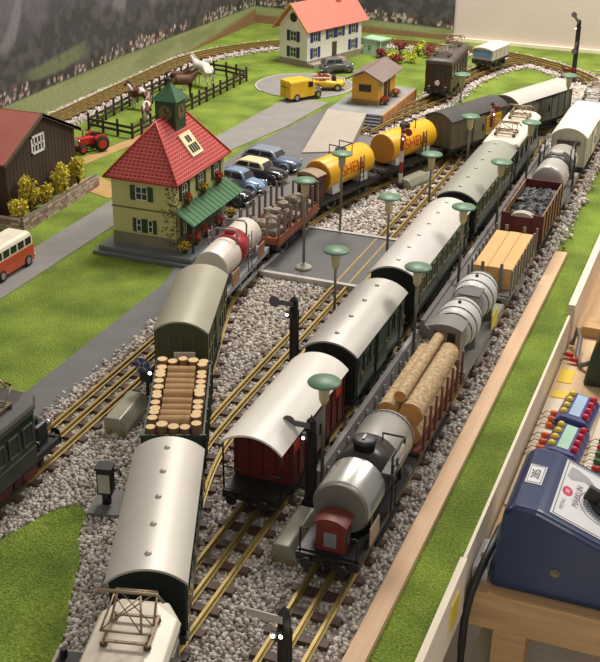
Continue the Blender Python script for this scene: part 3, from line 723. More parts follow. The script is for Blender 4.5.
def smooth_roof(o):
    for p in o.data.polygons: p.use_smooth = len(p.vertices) == 4
    o.data.set_sharp_from_angle(angle=.5)
def end_profile(W, z0, z1, rise, n=12): return [(-W/2, z0)]+[(x, z) for x, z in arc(W, rise, n, z1)]+[(W/2, z0)]
def vehicle(name, label, cat, x, y, rz, group): return thing(name, label, cat, (x, y, RAIL_TOP), math.radians(rz), group)
def ribs(t, W, y0, y1, z0, z1, n, m, name='framing', d=.1, w=.16, bars=()):
    me = MB().box(-d, d, -w/2, w/2, z0, z1).mesh('rib'); me.materials.append(m)
    for k in range(n):
        y = y0+(y1-y0)*k/(n-1)
        for s in (-1, 1): put('rib', me, t, (s*W/2, y, 0))
    for z in bars:
        for s in (-1, 1): MB().box(s*W/2-.02, s*W/2+s*d, y0, y1, z-w/2, z+w/2).build('waist_bar', m, t)
def boxcar(label, x, y, rz, L, body, rf, W=5.6, ez=7.2, rise=1.25, group='covered goods wagons', frame=None, door=None, y0=None, y1=None, nrib=8, ribm=None, name='covered_wagon', wb=None, rw=6.1, bars=()):
    t = vehicle(name, label, 'wagon', x, y, rz, group)
    underframe(t, L, W, wb)
    y0 = -L/2+.25 if y0 is None else y0; y1 = L/2-.25 if y1 is None else y1
    MB().prism(end_profile(W, 2.3, ez, rise-.1), 'y', y0, y1).build('body', body, t)
    ribs(t, W, y0+.1, y1-.1, 2.4, ez, nrib, ribm or body, bars=bars)
    me = MB().box(-.08, .08, -.08, .08, 2.4, ez).mesh('end_rib'); me.materials.append(ribm or body)
    for yy in (y0, y1):
        for k in range(5): put('end_rib', me, t, (-W/2+.2+(W-.4)*k/4, yy, 0))
    smooth_roof(roof(t, L, rw, ez, rise, rf, -L/2-.15, L/2+.15))
    if door:
        for s in (-1, 1):
            d = MB().box(s*W/2, s*(W/2+.16), -1.7, 1.7, 2.5, ez-.4).build('door', door, t)
            MB().box(s*(W/2+.16), s*(W/2+.26), .9, 1.2, 4, 5.2).build('door_handle', BLACK, d)
            MB().box(s*W/2, s*(W/2+.22), -3.6, 3.6, ez-.42, ez-.28).build('door_rail', BLACK, d)
    return t
def railing(t, y, W=5.4, z0=2.4, z1=5.2, m=BLACK, name='railing', ends=True, r=.09):
    f = MB()
    for s in (-1, 1): f.tube([(s*W/2, y, z0), (s*W/2, y, z1)], r, 6)
    f.tube([(-W/2, y, z1), (W/2, y, z1)], r, 6).tube([(-W/2, y, (z0+z1)/2), (W/2, y, (z0+z1)/2)], r*.8, 6)
    return f.build(name, m, t)
def coach(label, x, y, rz, L, body, rf, nwin, W=5.6, ez=7.2, rise=1.3, group='passenger coaches', vents=5, line=True, doors=2, name='passenger_coach', winw=1.15, wz=(4.5, 6.2), blank=(), cent=True):
    t = vehicle(name, label, 'coach', x, y, rz, group)
    if L > 22: underframe(t, L, W, axles=(-L*.36, -L*.24, L*.24, L*.36))
    else: underframe(t, L, W, L*.6)
    MB().prism(end_profile(W, 2.0, ez, rise-.1), 'y', -L/2+.35, L/2-.35).build('body', body, t)
    smooth_roof(roof(t, L, 6.15, ez, rise, rf, -L/2, L/2))
    rings = []
    if line:
        f = MB()
        for s in (-1, 1):
            for z in (wz[0]-.35, wz[1]+.3): f.box(s*W/2, s*(W/2+.04), -L/2+.4, L/2-.4, z-.05, z+.05)
        f.build('lining', CREAML, t)
    sp = (L-5.0)/nwin
    for k in range(nwin):
        if k in blank: continue
        yy = -L/2+2.5+sp*(k+.5)
        for s in (-1, 1):
            g = MB().box(s*(W/2-.03), s*(W/2+.05), yy-winw/2, yy+winw/2, wz[0], wz[1]).build('window', GLASS, t)
            f = MB()
            for a, b, c, d in ((yy-winw/2-.08, yy-winw/2, wz[0], wz[1]), (yy+winw/2, yy+winw/2+.08, wz[0], wz[1]), (yy-winw/2-.08, yy+winw/2+.08, wz[0]-.1, wz[0]), (yy-winw/2-.08, yy+winw/2+.08, wz[1], wz[1]+.1)): f.box(s*W/2, s*(W/2+.12), a, b, c, d)
            f.build('window_frame', CREAML if line else body, g)
    for yy in ((-L/2+1.4, L/2-1.4) if doors == 2 else ()):
        for s in (-1, 1):
            d = MB().box(s*W/2, s*(W/2+.1), yy-.65, yy+.65, 2.2, 6.7).build('door', body, t)
            MB().box(s*(W/2+.1), s*(W/2+.14), yy-.35, yy+.35, 4.7, 6.2).build('pane', GLASS, d)
            MB().tube([(s*(W/2+.2), yy+.5, 3.4), (s*(W/2+.2), yy+.5, 4.8)], .06, 5).build('handrail', BRASS, d)
            MB().box(s*2.2, s*2.9, yy-.6, yy+.6, 1.2, 1.35).build('step', BLACK, d)
    for s in (-1, 1):     # recessed gangway end
        yy = s*(L/2-.35)
        MB().prism(end_profile(W-.1, 2.0, ez-.05, rise-.15), 'y', yy-.06, yy+.06).build('end_wall', mat('end_dark', (24, 32, 27), .5), t)
        d = MB().box(-.95, .95, yy-.18, yy+.18, 2.3, 6.3).build('end_door', BLACK, t)
        MB().box(-.5, .5, yy-.22, yy+.22, 4.6, 5.9).build('pane', GLASS, d)
    for k in range(vents):
        yy = -L/2+L*(k+.5)/vents
        v = MB().lathe([(.27, 0), (.27, .1), (.18, .22), (.0, .26)], 10, (0, yy, ez+rise-.05)).build('roof_vent', rf, t)
    return t
def pantograph(t, y, z, h=2.6, half=2.2, w=1.5, bow=2.4, m=PANT):
    p = MB().box(-w-.2, -w+.1, y-1.6, y+1.6, z+.35, z+.5).box(w-.1, w+.2, y-1.6, y+1.6, z+.35, z+.5).box(-w, w, y-1.5, y-1.3, z+.35, z+.5).box(-w, w, y+1.3, y+1.5, z+.35, z+.5).build('pantograph', m, t)
    for s in (-1, 1):
        for q in (-1, 1): MB().lathe([(.22, 0), (.3, .1), (.16, .18), (.28, .26), (.14, .36)], 8, (s*w, y+q*1.4, z)).build('insulator', mat('insulator_brown', (90, 66, 56), .4), p)
    a = MB()
    for q in (-1, 1):
        for s in (-1, 1):
            a.tube([(s*w, y+q*.4, z+.45), (s*w*.92, y+q*half, z+.45+h*.5)], .09, 6)
            a.tube([(s*w*.92, y+q*half, z+.45+h*.5), (s*w*.6, y+q*.25, z+.45+h)], .08, 6)
        a.tube([(-w*.92, y+q*half, z+.45+h*.5), (w*.92, y+q*half, z+.45+h*.5)], .08, 6)
        a.tube([(-w, y+q*.4, z+.45), (w*.92, y+q*half, z+.45+h*.5)], .05, 5); a.tube([(w, y+q*.4, z+.45), (-w*.92, y+q*half, z+.45+h*.5)], .05, 5)
        a.tube([(-w*.6, y+q*.25, z+.45+h), (w*.92, y+q*half, z+.45+h*.5)], .05, 5); a.tube([(w*.6, y+q*.25, z+.45+h), (-w*.92, y+q*half, z+.45+h*.5)], .05, 5)
    a.build('arm', m, p)
    MB().tube([(-bow, y, z+h-.1), (-bow*.8, y, z+.5+h), (bow*.8, y, z+.5+h), (bow, y, z+h-.1)], .12, 6).build('bow', m, p)
    return p
def cylinder_tank(t, y0, y1, r, zc, m, name='tank', dome=.45, n=30):
    prof = [(.02, y0-dome), (r*.5, y0-dome*.85), (r*.85, y0-dome*.4), (r*.97, y0-.05), (r, y0+.1), (r, y1-.1), (r*.97, y1+.05), (r*.85, y1+dome*.4), (r*.5, y1+dome*.85), (.02, y1+dome)]
    M = Matrix.Translation((0, 0, zc)) @ Matrix.Rotation(-PI/2, 4, 'X')
    return MB().lathe(prof, n, (0, 0, 0), M).build(name, m, t)
def band(t, y, r, zc, m, w=.3, name='band'):
    return MB().cyl((0, y-w/2, zc), (0, y+w/2, zc), r, n=30).build(name, m, t)
def brake_cabin(t, y0, y1, W, z1, m, win=True, rf=None, sgn=-1):
    c = MB().box(-W/2, W/2, y0, y1, 2.4, z1).build('brake_cabin', m, t)
    MB().prism(arc(W+.4, .5, 10, z1)+[(W/2+.2, z1-.12), (-W/2-.2, z1-.12)], 'y', y0-.2, y1+.2).build('cabin_roof', rf or m, c)
    yy = y0 if sgn < 0 else y1
    if win:
        MB().box(-.55, .55, yy-.06, yy+.06, z1-2.3, z1-.9).build('window', GLASSL, c)
        for x in (-W/2+.4, W/2-.4): MB().box(x-.06, x+.06, yy-.1, yy+.1, 2.5, z1-.1).build('corner_post', m, c)
        for s in (-1, 1): MB().box(s*W/2-.05, s*W/2+.05, (y0+y1)/2-.4, (y0+y1)/2+.4, z1-2.2, z1-.9).build('window', GLASS, c)
    return c
def ladder(t, x, y0, y1, z0, z1, n=5, m=BLACK, name='ladder'):
    f = MB()
    for y in (y0, y1): f.tube([(x, y, z0), (x, y, z1)], .09, 5)
    for k in range(n): z = z0+(z1-z0)*(k+.5)/n; f.tube([(x, y0, z), (x, y1, z)], .07, 5)
    return f.build(name, m, t)
GG = 'goods train beside the pine strip'; GM = 'train of green coaches'; GS = 'train bending past the station'

# ----- middle train (X = XM)
t = boxcar('oxide red boxcar with white arched roof and grey side door', XM, 89.4, 0, 17.4, OXRED, WHITER, group=GM, door=mat('door_grey', (122, 116, 110), .5), y0=-6.0, y1=8.2, nrib=9, ribm=mat('oxide_rib', (80, 31, 25), .5), rise=1.35)
f = MB()
for s in (-1, 1): f.tube([(s*2.8, -8.4, 2.4), (s*2.85, -8.4, 7.3)], .09, 6)
f.tube([(-2.8, -8.4, 4.6), (-.6, -8.4, 4.6)], .08, 6).tube([(.6, -8.4, 4.6), (2.8, -8.4, 4.6)], .08, 6); f.build('platform_railing', BLACK, t)
MB().box(-2.7, 2.7, -8.6, -6, 2.2, 2.45).build('brake_platform', BLACK, t)
for s in (-1, 1):
    for y in (-5, 6.2): MB().box(s*2.8, s*2.93, y-.7, y+.7, 5.6, 6.6).build('air_vent', mat('orange_red', (182, 66, 38), .5), t)
t = coach('short dark green luggage van with dull silver roof', XM, 110, 0, 18, COACHG, SILVER, 6, group=GM, vents=4, line=False, blank=(2, 3), name='luggage_van')
for s in (-1, 1):
    d = MB().box(s*2.8, s*2.98, -1.8, 1.8, 2.2, 6.9).build('sliding_door', COACHG, t)
    for z in (3.2, 5.0): MB().box(s*2.95, s*3.02, -1.6, 1.6, z, z+1.3).build('panel', mat('green_panel', (44, 72, 52), .35), d)
    MB().box(s*3.0, s*3.1, .9, 1.4, 4.4, 4.6).build('door_handle', BRASS, d)
coach('long dark green coach with bright silver roof behind the luggage van', XM, 136.4, 0, 27, COACHG, mat('bright_silver_roof', (220, 216, 210), .34, .3, var=.04, nscale=18), 9, group=GM, vents=6)
coach('long dark green coach with grey roof behind the loco with cream roof', XM, 166.6, 0, 27.4, COACHG, mat('grey_silver_roof', (170, 172, 160), .4, .45, var=.05, nscale=18), 9, group=GM, vents=6)
def eloco(label, x, y, rz, L, body, rfm, W=5.6, ez=7.0, rise=.7, ends=1.6, pans=(0,), group=None, win=5, cabwin=3, h=2.4, bumper=True, trim=None, name='electric_locomotive', hood=False, winf=None):
    t = vehicle(name, label, 'locomotive', x, y, rz, group or GM)
    underframe(t, L, W, axles=(-L*.34, -L*.12, L*.12, L*.34) if L > 17 else (-L*.3, 0, L*.3))
    y0, y1 = -L/2+.3, L/2-.3
    if hood: y0, y1 = -L/2+.3, L/2-hood
    # body with chamfered cab ends in plan
    plan = [(-W/2+1.0, y0), (W/2-1.0, y0), (W/2, y0+ends), (W/2, y1-ends), (W/2-1.0, y1), (-W/2+1.0, y1), (-W/2, y1-ends), (-W/2, y0+ends)]
    MB().prism(plan, 'z', 2.0, ez).build('body', body, t)
    k = 1.05; rp_ = [(px*k, py+(.25 if py > 0 else -.25)) for px, py in plan]; r2 = [(px*.55, py*.96) for px, py in plan]
    rings = [[(px, py, ez) for px, py in rp_], [(px, py, ez+.18) for px, py in rp_], [(px*.92, py, ez+rise*.65) for px, py in rp_], [(px, py, ez+rise) for px, py in r2]]
    MB().loft(rings, smooth=False).build('roof', rfm, t, bevel=.12)
    if trim:
        f = MB()
        for s in (-1, 1): f.box(s*W/2, s*(W/2+.12), y0+ends, y1-ends, ez-.25, ez-.05).box(s*W/2, s*(W/2+.06), y0+ends, y1-ends, 3.6, 3.75)
        f.build('trim_line', trim, t)
    n = win; sp = (y1-y0-2*ends)/n
    for k in range(n):
        yy = y0+ends+sp*(k+.5)
        for s in (-1, 1):
            g = MB().box(s*(W/2-.03), s*(W/2+.06), yy-sp*.3, yy+sp*.3, 4.5, 6.3).build('window', winf or GLASS, t)
            f = MB()
            for a, b, c, d in ((yy-sp*.3-.1, yy-sp*.3, 4.4, 6.4), (yy+sp*.3, yy+sp*.3+.1, 4.4, 6.4), (yy-sp*.3, yy+sp*.3, 4.4, 4.5), (yy-sp*.3, yy+sp*.3, 6.3, 6.4)): f.box(s*W/2, s*(W/2+.14), a, b, c, d)
            f.build('window_frame', trim or body, g)
    for s, yy in ((-1, y0), (1, y1)):
        for q in range(cabwin):
            xx = (q-(cabwin-1)/2)*1.15
            MB().box(xx-.4, xx+.4, yy-.06, yy+.06, 4.7, 6.2).build('cab_window', GLASS, t)
        hl = MB().cyl((0, yy, 3.6), (0, yy+s*.35, 3.6), .55, n=16).build('headlight', mat('headlight_chrome', (190, 186, 176), .2, .8), t)
        MB().cyl((0, yy+s*.35, 3.6), (0, yy+s*.4, 3.6), .4, n=14).build('lens', mat('lens_glass', (226, 222, 206), .1), hl)
        for x in (-1.7, 1.7): MB().cyl((x, yy, 2.7), (x, yy+s*.25, 2.7), .28, n=10).build('lamp', MATS['headlight_chrome'], t)
    for yy in pans: pantograph(t, yy, ez+rise, h)
    return t
CREAMR = mat('cream_roof', (224, 214, 196), .35, .05, var=.04)
eloco('dark green electric locomotive with cream roof heading the coaches', XM, 191.2, 0, 22.5, COACHG, CREAMR, pans=(-5.5, 5.5), group=GM, h=1.6, rise=.9, ez=7.2)

# ----- near train / station train
eloco('electric locomotive with cream roof and raised pantograph at the near end', -31.5, 49.6, 14, 18, mat('loco_leaf_green', (46, 70, 48), .3, coat=.3), CREAMR, pans=(5.0, -4.6), group=GS, h=3.0, rise=.9, ez=7.0, trim=mat('silver_line', (196, 192, 184), .3, .7))
t = coach('dark green coach with plain silver roof and a row of domed vents', -38.25, 69.2, 21.7, 18.8, COACHG, mat('satin_silver_roof', (196, 190, 180), .48, .35, var=.04, nscale=18), 6, group=GS, vents=5, line=False)
# open wagon with billets
t = vehicle('open_wagon', 'green open wagon filled with upright cut billets', 'wagon', -46.3, 88.7, 22.6, GS)
WGR = mat('wagon_green', (62, 74, 58), .45, var=.1)
underframe(t, 15.4, 5.7)
MB().box(-2.85, 2.85, -7.4, 7.4, 2.3, 2.6).build('floor_panel', WGR, t)
for s in (-1, 1):
    w_ = MB().box(s*2.85, s*2.65, -7.5, 7.5, 2.4, 5.9).build('side_board', WGR, t)
    for k in range(7): y = -7.2+k*2.4; MB().box(s*2.85, s*3.0, y-.12, y+.12, 2.4, 6.0).build('stanchion', WGR, w_)
    e = MB().box(-2.85, 2.85, s*7.4-.1, s*7.4+.1, 2.4, 6.1).build('end_board', WGR, t)
    for x in (-1.4, 0, 1.4): MB().box(x-.1, x+.1, s*7.5-.05, s*7.5+.05, 2.5, 6.0).build('end_rib', WGR, e)
MB().slab([(-1.0, 7.6, 6.1), (1.2, 7.6, 6.1), (1.2, 7.65, 7.0), (-1.0, 7.65, 7.0)], .06).build('label_plate', mat('plate_pale', (178, 172, 160), .6), t)
BARK = mat('billet_bark', (138, 104, 70), .85, var=.25, nscale=120, stretch=(1, 1, .3)); CUT = mat('billet_cut', (224, 192, 144), .8, var=.10, nscale=150)
CUT2 = mat('billet_cut_brown', (192, 148, 96), .8, var=.15, nscale=150)
def billet(label, p, q, r, group, bark=BARK, cut=CUT, ca='log', n=12, name='log_billet'):
    p, q = Vector(p), Vector(q); m = (p+q)/2; d = (q-p)
    o = MB().cyl(tuple(p-m), tuple(q-m), r, r*rng(.92, 1.02), n, caps=False).build(name, bark, None, tuple(m)); tag(o, label, ca, group)
    u = d.normalized()
    MB().cyl(tuple(p-m-u*.02), tuple(p-m+u*.05), r*.97, n=n).build('cut_end', cut, o); MB().cyl(tuple(q-m-u*.05), tuple(q-m+u*.02), r*.97, n=n).build('cut_end', cut, o)
    return o
ORD = ['first', 'second', 'third', 'fourth', 'fifth', 'sixth', 'seventh', 'eighth', 'ninth', 'tenth', 'eleventh', 'twelfth', 'thirteenth', 'fourteenth']
MW = Matrix.Translation((-46.3, 88.7, RAIL_TOP)) @ Matrix.Rotation(math.radians(22.6), 4, 'Z')
def wp(x, y, z): return tuple(MW @ Vector((x, y, z)))
for s, nm in ((-1, 'left'), (1, 'right')):
    for k in range(11):
        y = -5.2+k*1.05; x = s*rng(1.98, 2.08); z = 6.6+rng(-.15, .3)
        billet(f'{ORD[k]} upright billet from the near end in the {nm} row of the open wagon', wp(x, y, 2.6), wp(x+rng(-.05, .05), y, z), rng(.46, .54), 'billets in the open wagon')
for yy, nm in ((-6.6, 'near'), (6.6, 'far')):
    for k in range(5):
        billet(f'{ORD[k]} upright billet from the left in the {nm} end row of the open wagon', wp(-2.1+k*1.05, yy+rng(-.1, .1), 2.6), wp(-2.1+k*1.05, yy, 6.5+rng(-.1, .4)), rng(.47, .56), 'billets in the open wagon')
for k in range(9):
    y = -5.1+k*1.27
    billet(f'{ORD[k]} lying log from the near end across the middle of the open wagon', wp(-1.38+rng(-.05, .1), y, 6.0+rng(0, .25)), wp(1.38+rng(-.1, .05), y+rng(-.15, .15), 6.0+rng(0, .25)), rng(.52, .64), 'logs lying in the open wagon', bark=mat('lying_bark', (178, 140, 96), .8, var=.25, nscale=70), cut=CUT2)
MB().box(-1.45, 1.45, -5.9, 5.9, 2.6, 5.45).build('load_board', mat('load_board_brown', (120, 92, 64), .8), t)
boxcar('olive green boxcar with plain grey roof behind the billet wagon', -53.7, 106.9, 17, 15.8, OLIVE, OLIVR, group=GS, ribm=mat('olive_rib', (92, 92, 58), .5), nrib=10, rise=1.3, ez=7.3, bars=(4.6,), door=mat('olive_door', (70, 72, 50), .5))
# white tank wagon with red band
t = vehicle('tank_wagon', 'white tank wagon with red middle band beside the station', 'wagon', -59.0, 128.6, 4, GS)
GREYF = mat('light_grey_frame', (150, 152, 154), .5)
underframe(t, 16.8, 5.4, m=GREYF)
MB().box(-2.6, 2.6, -8.2, 8.2, 2.2, 2.5).build('deck', GREYF, t)
WT = mat('tank_white', (224, 214, 202), .35, .1, var=.03)
cylinder_tank(t, -6.6, 6.6, 2.2, 4.85, WT, dome=.15)
band(t, .4, 2.25, 4.85, mat('band_red', (168, 48, 52), .4), 3.4)
for y in (-4.5, 4.5): MB().prism([(-2.2, 2.4), (2.2, 2.4), (2.0, 4.2), (-2.0, 4.2)], 'y', y-.3, y+.3).build('saddle', GREYF, t)
MB().cyl((0, .4, 6.8), (0, .4, 7.6), .7, n=16).build('filler_cap', MATS['band_red'], t)
for y in (-1.4, 2.2):
    MB().tube([(-1.6, y, 6.2), (-1.6, y, 7.8), (-1.3, y, 8.2), (1.3, y, 8.2), (1.6, y, 7.8), (1.6, y, 6.2)], .13, 6).build('handrail', mat('rail_grey', (140, 138, 136), .4, .5), t)
for s in (-1, 1):
    ladder(t, s*2.75, -.2, 1.0, 2.2, 7.4, 6, MATS['rail_grey'])
    for y in (-5.2, 4.6): MB().box(s*2.7, s*2.85, y-1.3, y+1.3, 2.6, 4.3).build('sign_board', mat('sign_brown', (160, 118, 88), .6), t)
# stake wagon with stones
t = vehicle('stake_wagon', 'brown stake wagon loaded with rough stones behind the white tank', 'wagon', -58.95, 146.2, .5, GS)
underframe(t, 16.4, 5.6)
STK = mat('stake_brown', (150, 78, 48), .6, var=.2); STG = mat('stake_grey', (120, 108, 98), .6, var=.2)
MB().box(-2.8, 2.8, -8.1, 8.1, 2.3, 2.7).build('deck', STK, t)
for s in (-1, 1):
    MB().box(s*2.75, s*2.95, -8.1, 8.1, 2.3, 3.5).build('side_board', STK, t)
    for k in range(8): MB().box(s*2.8-.16, s*2.8+.16, -7.7+k*2.2-.16, -7.7+k*2.2+.16, 2.5, 6.8).build('stake', STG, t)
    e = MB().box(-2.8, 2.8, s*8.1-.1, s*8.1+.1, 2.3, 3.4).build('end_board', STK, t)
    for x in (-1.2, 1.2): MB().box(x-.14, x+.14, s*8.1-.14, s*8.1+.14, 2.5, 6.4).build('stake', STG, t)
ROCK = mat('grey_rock', (150, 138, 124), .9, var=.2, nscale=60, bump=.4)
def rock(label, x, y, z, r, group, name='stone'):
    bm = bmesh.new(); bmesh.ops.create_icosphere(bm, subdivisions=1, radius=1)
    for v in bm.verts: v.co *= rng(.7, 1.2)
    for v in bm.verts: v.co = Vector((v.co.x*r[0], v.co.y*r[1], v.co.z*r[2]))*S
    me = bpy.data.meshes.new(name); bm.to_mesh(me); bm.free(); me.materials.append(ROCK)
    o = put(name, me, None, (x, y, z), rng(0, 6)); tag(o, label, 'stone', group); return o
rk = 0
for j in range(6):
    for i in (-1, 0, 1):
        for lay in (0, 1):
            if lay == 1 and i != 0 and j % 2: continue
            rock(f"{'upper' if lay else 'lower'} stone on the stake wagon, {ORD[j]} from the near end, {('station side', 'middle', 'road side')[i+1]}", -58.95+i*1.55+rng(-.2, .2), 139.7+j*2.6+rng(-.4, .4), RAIL_TOP+(3.5 if lay == 0 else 4.8)+rng(-.2, .2), ((rng(.8, 1.1), rng(.9, 1.5), rng(.7, 1.0)) if lay == 0 else (rng(.6, .9), rng(.7, 1.4), rng(.5, .8))), 'upper stones on the stake wagon' if lay else 'lower stones on the stake wagon')
# yellow tank wagons
YEL = mat('tank_yellow', (232, 176, 34), .35, var=.04); YED = mat('tank_end_ochre', (190, 132, 40), .5, var=.05); LRED = mat('letter_red', (206, 52, 30), .5)
def yellow_tank(label, x, y, rz, cabin):
    t = vehicle('tank_wagon', label, 'wagon', x, y, rz, GS)
    underframe(t, 17.2, 5.4)
    MB().box(-2.5, 2.5, -8.4, 8.4, 2.3, 2.55).build('deck', BLACK, t)
    y0, y1, r, zc = (-5.4, 7.0, 2.5, 5.2)
    cylinder_tank(t, y0, y1, r, zc, YEL, dome=.12)
    for yy, s in ((y0, -1), (y1, 1)): MB().cyl((0, yy-.02*s, zc), (0, yy+s*.16, zc), r*.96, n=28).build('tank_end', YED, t)
    for yy in (-3.6, 4.4): MB().prism([(-2.3, 2.5), (2.3, 2.5), (2.1, 4.2), (-2.1, 4.2)], 'y', yy-1.0, yy+1.0).build('saddle', mat('saddle_white', (190, 188, 184), .5, var=.15), t)
    MB().cyl((0, .8, 7.5), (0, .8, 8.2), .9, n=16).build('filler_cap', BLACK, t)
    MB().tube([(-1.2, -.6, 7.4), (-1.2, -.6, 8.9), (1.2, -.6, 8.9), (1.2, -.6, 7.4)], .1, 6).tube([(-1.2, 2.2, 7.4), (-1.2, 2.2, 8.9), (1.2, 2.2, 8.9), (1.2, 2.2, 7.4)], .1, 6).tube([(1.2, -.6, 8.9), (1.2, 2.2, 8.9)], .1, 6).build('handrail', BLACK, t)
    ladder(t, 2.75, 2.4, 3.4, 2.4, 7.0, 6)
    if cabin: brake_cabin(t, -8.3, -6.1, 3.6, 6.2, mat('cabin_brown', (96, 54, 42), .6), rf=mat('cabin_roof_tan', (150, 130, 100), .6))
    for s in (-1, 1):
        def fn(u, v, s=s):
            a = math.radians(8)+v/(r+.04)
            return (s*(r+.05)*math.cos(a), .9+s*u, zc+(r+.05)*math.sin(a))
        text_on('lettering', 'SHELL', 2.5, LRED, t, fn, cuts=10)
    return t
yellow_tank('yellow tank wagon with brown brakeman cabin, nearer of the two', -57.4, 166.0, -14, True)
yellow_tank('yellow tank wagon without cabin behind the first yellow tanker', -52.4, 184.0, -18, False)
t = boxcar('charcoal roofed olive boxcar with yellow poster on its side', -45.4, 200.8, -22, 16.8, mat('grey_olive', (104, 98, 80), .5, var=.1), DARKR, group=GS, ribm=mat('pale_olive_rib', (128, 122, 92), .5), nrib=8, door=mat('pale_olive_door', (134, 130, 104), .5))
MB().box(2.9, 3.06, 1.9, 6.4, 3.0, 6.4).build('poster', mat('poster_yellow', (226, 190, 52), .5), t)
pm = MB()
for k in range(4):
    y = 2.2
    while y < 6.0: w_ = rng(.3, .8); pm.box(3.05, 3.09, y, min(y+w_, 6.1), 3.5+k*.72, 3.5+k*.72+.42); y += w_+.18
pm.build('poster_print', mat('poster_orange', (206, 130, 40), .5), t)
t = boxcar('grey panelled boxcar with bright silver roof at the far curve', -36.9, 218.4, -22, 18.6, mat('grey_green_panel', (122, 120, 104), .5, var=.1), mat('pale_silver_roof', (214, 210, 202), .32, .4, var=.03), group=GS, nrib=9, ribm=mat('panel_rib', (92, 90, 74), .5), door=mat('panel_door', (110, 110, 94), .5))

# ----- goods train on the right track
t = vehicle('tank_wagon', 'silver tank wagon with red brakeman cabin and black dome', 'wagon', XR, 83.4, 0, GG)
underframe(t, 17.6, 5.6)
MB().box(-2.6, 2.6, -8.6, 8.6, 2.3, 2.55).build('deck', BLACK, t)
SLV = mat('tank_silver', (186, 184, 178), .3, .6, var=.04)
cylinder_tank(t, -5.6, 7.6, 2.58, 5.3, SLV, dome=.35)
band(t, 7.2, 2.62, 5.3, mat('hoop_dark', (70, 68, 66), .4), .12)
for y in (-4, 5): MB().prism([(-2.3, 2.5), (2.3, 2.5), (2.2, 4.2), (-2.2, 4.2)], 'y', y-.3, y+.3).build('saddle', BLACK, t)
d = MB().lathe([(.95, 0), (.95, .9), (1.08, .95), (1.08, 1.2), (.8, 1.32), (0.05, 1.35)], 20, (0, .2, 7.6)).build('dome', BLACK, t)
MB().box(-.1, .1, -.2, .6, 8.92, 9.06).build('valve_handle', STEEL, d)
MB().box(.9, 3.2, -1.4, 2.6, 6.6, 6.8).build('walkway', mat('walkway_grey', (78, 78, 76), .5), t)
MB().tube([(3.0, -1.2, 6.8), (3.0, -1.2, 8.4), (3.0, 2.4, 8.4), (3.0, 2.4, 6.8)], .1, 6).tube([(1.0, 2.4, 6.8), (1.0, 2.4, 8.4), (3.0, 2.4, 8.4)], .1, 6).build('handrail', BLACK, t)
ladder(t, 3.05, -1.0, .2, 2.2, 7.6, 7)
sg = MB().cyl((3.08, 1.2, 7.4), (3.16, 1.2, 7.4), .95, n=20).build('oval_sign', mat('sign_white', (224, 214, 204), .5), t)
text_on('lettering', 'ESSO', .8, LRED, sg, lambda u, v: (3.18, 1.2+u, 7.4+v))
brake_cabin(t, -8.2, -6.6, 2.5, 5.3, mat('cabin_red', (112, 42, 32), .5))
band(t, .6, 2.62, 5.3, mat('band_gloss_black', (48, 46, 44), .35), 4.2)
MB().cyl((0, -5.98, 5.3), (0, -5.7, 5.3), 2.3, 2.45, n=30).build('tank_end', mat('tank_end_grey', (120, 116, 106), .5, .2), t)
MB().tube([(-2.5, -8.6, 2.4), (-2.5, -8.6, 4.6), (-1.8, -8.6, 4.6)], .09, 6).tube([(2.5, -8.6, 2.4), (2.5, -8.6, 4.6), (1.8, -8.6, 4.6)], .09, 6).build('platform_railing', BLACK, t)
for y in (-5.0,): MB().box(2.75, 2.88, y-1.2, y+1.2, 2.5, 4.2).build('sign_board', mat('sign_sand', (170, 140, 120), .6), t)
# log wagon
t = vehicle('stake_wagon', 'stake wagon carrying thick pale bark logs', 'wagon', XR, 101.2, 0, GG)
underframe(t, 16.6, 5.4)
SBR = mat('stake_redbrown', (110, 62, 48), .55, var=.15)
MB().box(-2.7, 2.7, -8.2, 8.2, 2.3, 2.7).build('deck', SBR, t)
for s in (-1, 1):
    for k in range(8): MB().cyl((s*2.75, -7.4+k*2.1, 2.5), (s*2.75, -7.4+k*2.1, 6.4 if s > 0 else 4.4), .14, n=8).build('stake', SBR, t)
    for x in (-1.3, 1.0): MB().cyl((x, s*8.2, 2.5), (x, s*8.2, 6.2), .16, n=8).build('end_stake', SBR, t)
BIRCH = mat('pale_bark', (186, 158, 118), .75, var=.4, nscale=260, bump=.5, bscale=260); WCUT = mat('log_cut', (188, 132, 70), .7, var=.2, nscale=90)
for x, z, r, y0, y1, l in ((-1.3, 3.78, 1.06, -8.3, 8.2, 'lower pale log lying on the platform side of the stake wagon'), (1.3, 3.78, 1.06, -8.3, 8.2, 'lower pale log showing between the stakes beside the pine strip'), (-1.05, 5.8, 1.06, -8.3, 7.6, 'upper pale log on the platform side of the stake wagon'), (1.2, 5.95, 1.18, -8.2, 8.3, 'thick upper pale log next to the pine strip side'), (-.05, 7.35, .6, -7.6, 8.6, 'thin pale log lying on top of the thick ones')):
    billet(l, (XR+x, 101.2+y0*.87, RAIL_TOP+z-.0), (XR+x, 101.2+y1*.87, RAIL_TOP+z), r, 'logs on the stake wagon', BIRCH, WCUT, n=22, name='log')
